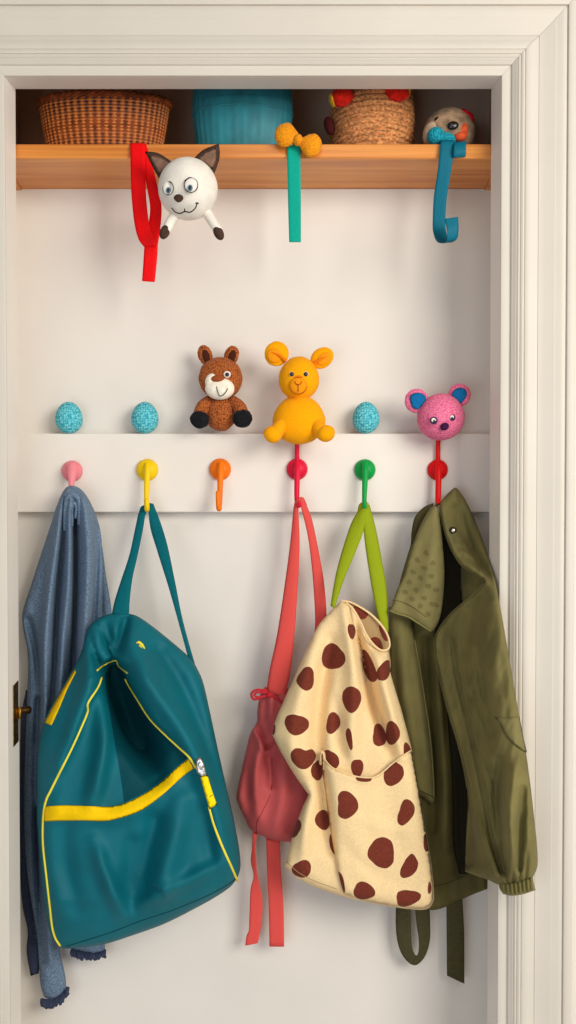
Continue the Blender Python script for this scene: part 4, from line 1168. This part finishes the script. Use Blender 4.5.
# ================================================================== olive jacket
OLV = mat('olive cotton twill', (116, 108, 64), .75, (14, .1), ('weave', 520, .3, .4), sheen=.04, spec=.2)
OLVL = mat('olive collar twill', (124, 116, 72), .8, (14, .08), ('weave', 520, .3, .4), sheen=.04, spec=.2)
OLVD = mat('dark olive twill', (72, 66, 38), .85, (14, .1), ('weave', 520, .3, .4), spec=.15)  # darker olive for stitching and the collar fold
OLVS = mat('olive webbing', (72, 68, 42), .8, (200, .08), ('weave', 420, .5, .6), spec=.2)
THRD = mat('olive stitching', (128, 122, 74), .85)
OLVP = mat('faint darker print', (106, 98, 58), .82, (14, .08), ('weave', 520, .3, .4), spec=.2)
def ss(a, b, v):
    t = np.clip((v - a) / (b - a), 0, 1); return t * t * (3 - 2 * t)
def jacket():
    t = thing('jacket', W(438, 500, 34), 'olive green jacket with snap collar hanging from the red hook at the right', 'jacket')
    # ---- body hanging behind, seen through the open front
    bo = [(412, 540, 1), (444, 515), (458, 560), (470, 600), (478, 700), (484, 780), (487.4, 860), (487.4, 889, 1), (474, 894), (456, 902), (441, 908.6), (430, 910), (416, 906, 1), (404, 820), (394, 720), (391, 640), (398, 590)]
    BF = [('r', [(436, 640, .8), (439, 690), (443, 740), (446, 790), (445, 850, .6)], 6, 12),
          ('r', [(446, 640), (452, 700), (458, 760), (460, 830, .9), (458, 870, .5)], 6, -16),
          ('r', [(424, 640), (428, 700), (432, 760), (433, 830, .6)], 4, -9),
          ('r', [(472, 840, .4), (476, 885, .6)], 5, -5), ('r', [(436, 830, .4), (438, 890, .6)], 4, 4)]
    body = Cloth(bo, 22, 6, 10, 10, BF, step=2.2, wr=(1.4, 9, 40, 0), c=.3)
    body.mb().build('body', mat('shaded olive twill', (94, 87, 50), .78, (14, .1), ('weave', 520, .3, .4)), t)  # olive darkened so the open front's shade is in the colour
    pxtube(body.on(catmull([(432, 886), (445, 884), (460, 878), (474, 872), (487, 868)], 4), 0), .5, 6, sub=1).build('hem_stitch', OLVD, t)
    SHADE = mat('black brown gap shade', (34, 30, 20), .9)  # near-black sheets that paint shade into the jacket's gaps
    Cloth([(441, 512, 1), (447, 532), (456, 552), (466, 566), (466, 600), (452, 616), (437, 642, 1), (432, 640), (440, 600), (442, 560)], 27, 4.5, 2, 6, step=2.6).mb().build('gap_shade', SHADE, t)
    Cloth([(444, 670, 1), (449, 694), (456, 722), (464, 752), (470, 790), (470, 874, 1), (459, 874, 1), (453, 840), (451, 780), (447, 720)], 27, 4, 2, 6, [('r', [(460, 780), (462, 860)], 4, -3)], step=2.6).mb().build('gap_shade', SHADE, t)
    # ---- left front with its sleeve edge
    lo = [(389, 607, 1), (402, 608), (411, 612), (415, 640), (420.6, 672), (426.4, 708), (431, 742), (433.6, 775), (434.6, 800, 1), (432.6, 804), (421, 796), (404, 790, 1), (396, 740), (390.6, 690), (389, 650)]
    LF = [('r', [(401, 625, .4), (404, 660), (410, 710), (417, 760), (420, 790, .6)], 9, 8), ('r', [(393, 640, .6), (396, 690), (402, 740, .5)], 4, -4), ('r', [(415, 660, .6), (421, 710), (427, 760, .8)], 3, 5)]
    left = Cloth(lo, lambda x, y: np.interp(y, [600, 660, 800], [32, 33, 33]), 6, 4, 8, LF, step=2.6, wr=(1.0, 8, 30, .1), c=.3)
    left.mb().build('left_front', OLV, t)
    pxtube(left.on(catmull([(417, 789), (425, 793), (433, 797)], 4), 0.2), .5, 6, sub=1).build('hem_stitch', OLVD, t)
    # ---- right front and sleeve in one sweep, standing out over the door casing
    def jm(x, y):
        dr = 36 + 105 * ss(480, 622, y)
        return 33 + (dr - 33) * ss(428, 525, x)
    ro = [(439.4, 503, 1), (441, 517), (445.6, 536), (452, 552), (461, 565.6), (472, 573), (482.4, 578.6), (484.4, 582.6, 1), (478.6, 589), (470, 597), (460, 605), (450, 613.6), (440.6, 625), (435, 637), (434.4, 650),
          (437, 668), (442, 690), (449, 716), (457, 742), (463.6, 768), (467, 790), (467.4, 812), (466, 840), (465, 871.6, 1), (478, 876.4), (490, 880.6), (499, 884.6), (516, 884), (532, 879, 1),
          (537.4, 866), (537, 845), (533.6, 812), (529.6, 778), (524.4, 742), (518.6, 712), (513, 680), (507, 645), (500.5, 608), (494, 576), (486, 549), (477, 525), (466.5, 502), (459, 490.4, 1), (455, 487.6), (447.6, 493.6)]
    RF = [  # the lapel stands forward along its curved edge, cavity beside it
          ('r', [(440, 510, .8), (444, 530), (452, 551), (462, 565), (476, 574), (485, 580, .8)], 4, 7),
          ('r', [(484, 584, .6), (470, 596), (458, 606), (446, 618), (436, 636), (436, 655, .6)], 4, 6),
          ('r', [(456, 510, .6), (464, 535), (476, 558), (488, 576, .6)], 6, -8),
          ('r', [(478, 600, .5), (470, 625), (466, 650, .5)], 9, -8),
          # placket band and its parallel seam
          ('r', [(436, 655, .8), (443, 690), (456, 735), (467, 785, .8), (480, 830), (496, 875, .5)], 4, 5),
          ('r', [(452, 640, .6), (458, 680), (470, 730), (482, 785), (492, 840), (500, 870, .6)], 2.6, -5),
          # side below the fold falls back into shade
          ('r', [(463, 800, .3), (464, 830), (468, 858, .8)], 12, -24),
          # sleeve drapes
          ('r', [(486, 610, .5), (490, 660), (492, 710), (492, 760, .6)], 15, 4),
          ('r', [(478, 650, .6), (484, 690), (490, 730, .5)], 5, -8),
          ('r', [(500, 760, .6), (497, 800), (500, 845), (504, 870, .7)], 6, -9),
          ('r', [(515, 770, .5), (510, 810), (512, 850), (514, 872, .5)], 6, 7),
          ('r', [(524, 790, .6), (521, 830), (519, 868, .8)], 4, -7),
          ('r', [(472, 690, .5), (480, 710, .8), (489, 735, .4)], 3, -4), ('r', [(478, 745, .5), (487, 765, .8), (494, 782, .4)], 3, -4),
          ('r', [(503, 660, .5), (506, 700, .3)], 5, -2.5)]
    RF = [f[:3] + (f[3] * 1.9,) for f in RF]
    RF += [('s', [(457, 494, .6), (461, 515, 1), (467, 540, 1), (476, 561, .9), (486, 578, .3)], 1.6, 8, 16),
           ('r', [(462, 556, .6), (470, 560), (478, 570, .4)], 2.2, -5), ('r', [(456, 548, .6), (463, 548), (469, 553, .4)], 1.8, -3),
           ('r', [(506, 856, .3), (507, 881, 1)], 1.6, -6), ('r', [(513, 852, .3), (513.5, 882, 1)], 1.6, -6), ('r', [(520, 856, .3), (520, 880, 1)], 1.6, -6), ('r', [(527, 852, .3), (526, 879, 1)], 1.6, -5)]
    def Tf(x, y): return np.interp(y, [490, 600, 720, 840, 885], [5, 7, 12, 16, 9])
    right = Cloth(ro, jm, Tf, 6, 10, RF, step=1.8, wr=(2.6, 9, 26, .25), c=.25)
    right.mb().build('right_front', OLV, t)
    # underside of the turned lapel, seen in the gap
    Cloth([(459, 560, 1), (465, 566), (474, 571), (485, 577, 1), (485, 585, 1), (474, 597), (463, 606, 1), (460, 590)], lambda x, y: jm(x, y) - 7 - 22 * ss(476, 452, x), 2, 2, 4, [('r', [(455, 575), (470, 582), (486, 582)], 6, -4)], step=2.6).mb().build('lapel_underside', OLV, t)
    # turned hem edges
    def hem(c_, pts, r=.9, m=OLVL, name='hem_edge'):
        q = catmull(pts, 5); mm = c_.depth(q[:, :2])[0]
        pxtube([(a[0], a[1], b + 1.2) for a, b in zip(q, mm)], r, 8, sub=1).build(name, m, t)
    hem(right, [(484.2, 583.4), (478.6, 589.6), (470, 597.4), (460, 605.4), (450.4, 614), (441.2, 625.4), (435.6, 637.4), (435, 650), (437.6, 668), (442.6, 690), (449.6, 716), (457.6, 742), (464, 768), (467.4, 788)])
    hem(right, [(440, 506), (441.6, 517), (446.2, 536), (452.6, 551.6), (461.4, 565), (472.4, 572.4), (482.6, 578.2)])
    hem(left, [(414.6, 640), (420.2, 672), (426, 708), (430.6, 742), (433.2, 775), (434, 798)], .7)
    # elastic cuff
    cf = [(498.6, 881, 1), (508, 882.6), (520, 880.4), (532.6, 876, 1), (534, 884), (535.6, 890, 1), (524, 894), (512, 895.8), (503, 894, 1), (499.4, 888)]
    CF = [('r', [(500.5 + 4.1 * i, 880.5 - .55 * i), (502.5 + 4.0 * i, 895 - .7 * i)], 1.0, -4.6) for i in range(9)]
    cuff = Cloth(cf, lambda x, y: jm(x, y) + 1.5, 8, 6, 5, CF, step=1.3, c=.35)
    cuff.mb().build('cuff', OLV, t)
    # pocket flap on the sleeve
    pf = right.patch([(494, 716.6, 1), (507, 717.6), (519.6, 716.6, 1), (523, 735), (527, 752, 1), (521, 749), (513, 743), (505, 734), (500.6, 724)], .4, .8, 2.2)
    pf.mb().build('pocket_flap', OLVL, t)
    # seams and stitching
    def stitch(pts, c_=right, name='stitching', r=.42, m=THRD, off=.15):
        q = catmull(pts, 5); pxtube(c_.on(q, off), r, 6, sub=1).build(name, m, t)
    stitch([(438.6, 655), (441, 670), (446, 692), (453, 718), (461, 745), (468, 772), (474, 798), (481, 822), (490, 850), (499, 876)])
    stitch([(458, 645), (464, 690), (474, 730), (485, 775), (494, 815), (500, 850), (504, 872)], r=.36)
    stitch([(461, 644), (467, 690), (477, 730), (488, 775), (497, 815), (503, 850), (507, 872)], r=.36)
    stitch([(494, 717), (507, 718.2), (519.4, 717.2)], r=.4)
    stitch([(500.8, 725), (505.4, 734.6), (513.2, 743.6), (521, 749.6), (526.4, 752)], r=.5, m=OLVD)
    stitch([(443, 510), (445, 520), (450, 537), (456.6, 551), (464.4, 561.4), (474, 568.4), (482, 573.6)], r=.4, m=THRD)
    stitch([(480, 593), (471, 601), (461, 609.4), (452, 618), (444.4, 629), (440, 640)], r=.4, m=THRD)
    # snap button
    bx, by = 453, 530.4
    bd = right.d(bx, by) + .4
    b = ell_mb(bx, by, bd, 3.6, 3.7, 1.3).build('snap_button', mat('dark snap ring', (60, 54, 40), .4, metal=.7), t)
    ell_mb(bx + .3, by, bd + 1.2, 1.9, 2.0, .8).build('snap_cap', SILV, b)
    # ---- left collar flap
    def cm(x, y): return np.interp(y, [500, 540, 600, 635], [43, 45, 50, 53])
    co_ = [(437.6, 502, 1), (429, 510), (421, 524), (414, 541), (408, 562), (403, 578), (396, 592), (392.6, 603), (389, 611, 1), (397, 614.6), (408, 618), (418, 624), (431, 632.4, 1), (436, 627), (440.6, 615), (443.4, 595), (444.4, 570), (442.6, 545), (440, 522)]
    CF2 = [('r', [(438, 510, .6), (434, 540), (428, 580), (420, 615, .5)], 8, 5), ('r', [(443, 550, .8), (443, 590), (437, 622, .6)], 4, -5), ('r', [(412, 560, .5), (404, 600, .7)], 6, -4), ('r', [(400, 600, .4), (412, 606), (428, 620, .5)], 5, 3)]
    rnd = random.Random(11); sp = []
    for x, y in ((417, 560), (424, 568), (431, 576), (413, 572), (420, 578), (428, 586), (436, 590), (409, 582), (416, 590), (424, 598), (432, 604), (412, 599), (420, 606), (428, 614), (405, 592), (426, 553), (433, 563), (436, 605)):
        sp.append((blob(x, y, 3.2, 2.6, .5, 2, rnd.randint(0, 99)), 1))
    col = Cloth(co_, cm, 4, 3, 7, CF2, step=2.4, c=.4, wr=(.8, 9, 14, .3), spots=sp)
    col.mb().build('left_collar', [OLVL, OLVP], t)
    e = [(389.8, 610.6), (397, 613.6), (408, 617), (418, 623), (430.6, 631)]
    pxtube(col.on(catmull(e, 5), .2), .9, 8, sub=1).build('collar_edge', THRD, t)
    pxtube(col.on(catmull([(392.4, 600), (402, 602), (414, 608), (426, 617)], 5), 0), .35, 6, sub=1).build('stitching', OLVD, t)
    Cloth([(434, 503, 1), (424, 507), (415, 517), (411.6, 531), (411, 545, 1), (415.6, 541), (421, 528), (430, 514)], 32, 2.5, 2.5, 4, step=2).mb().build('collar_fold', OLVD, t)
    # ---- drawcord straps below the hem
    strip_mb([(396, 898, 16), (396, 930, 17), (399.6, 949, 18), (407, 961, 19), (416, 965, 20), (425, 956, 21), (429.8, 940, 21), (430, 920, 20), (429, 898, 18)],
             [(410.6, 898, 20), (411, 930, 21), (411.6, 944, 22), (413.6, 952, 22), (416.4, 955.6, 23), (418.6, 951, 24), (418.6, 938, 24), (416, 920, 23), (415, 898, 21)], 1.6).build('strap', OLVS, t)
    strip_mb([(446.4, 898, 18), (446.6, 930, 17), (447, 975.4, 16)], [(462, 896, 20), (464, 930, 19), (464.4, 983.6, 17)], 1.6, rip=.6).build('strap', OLVS, t)
jacket()
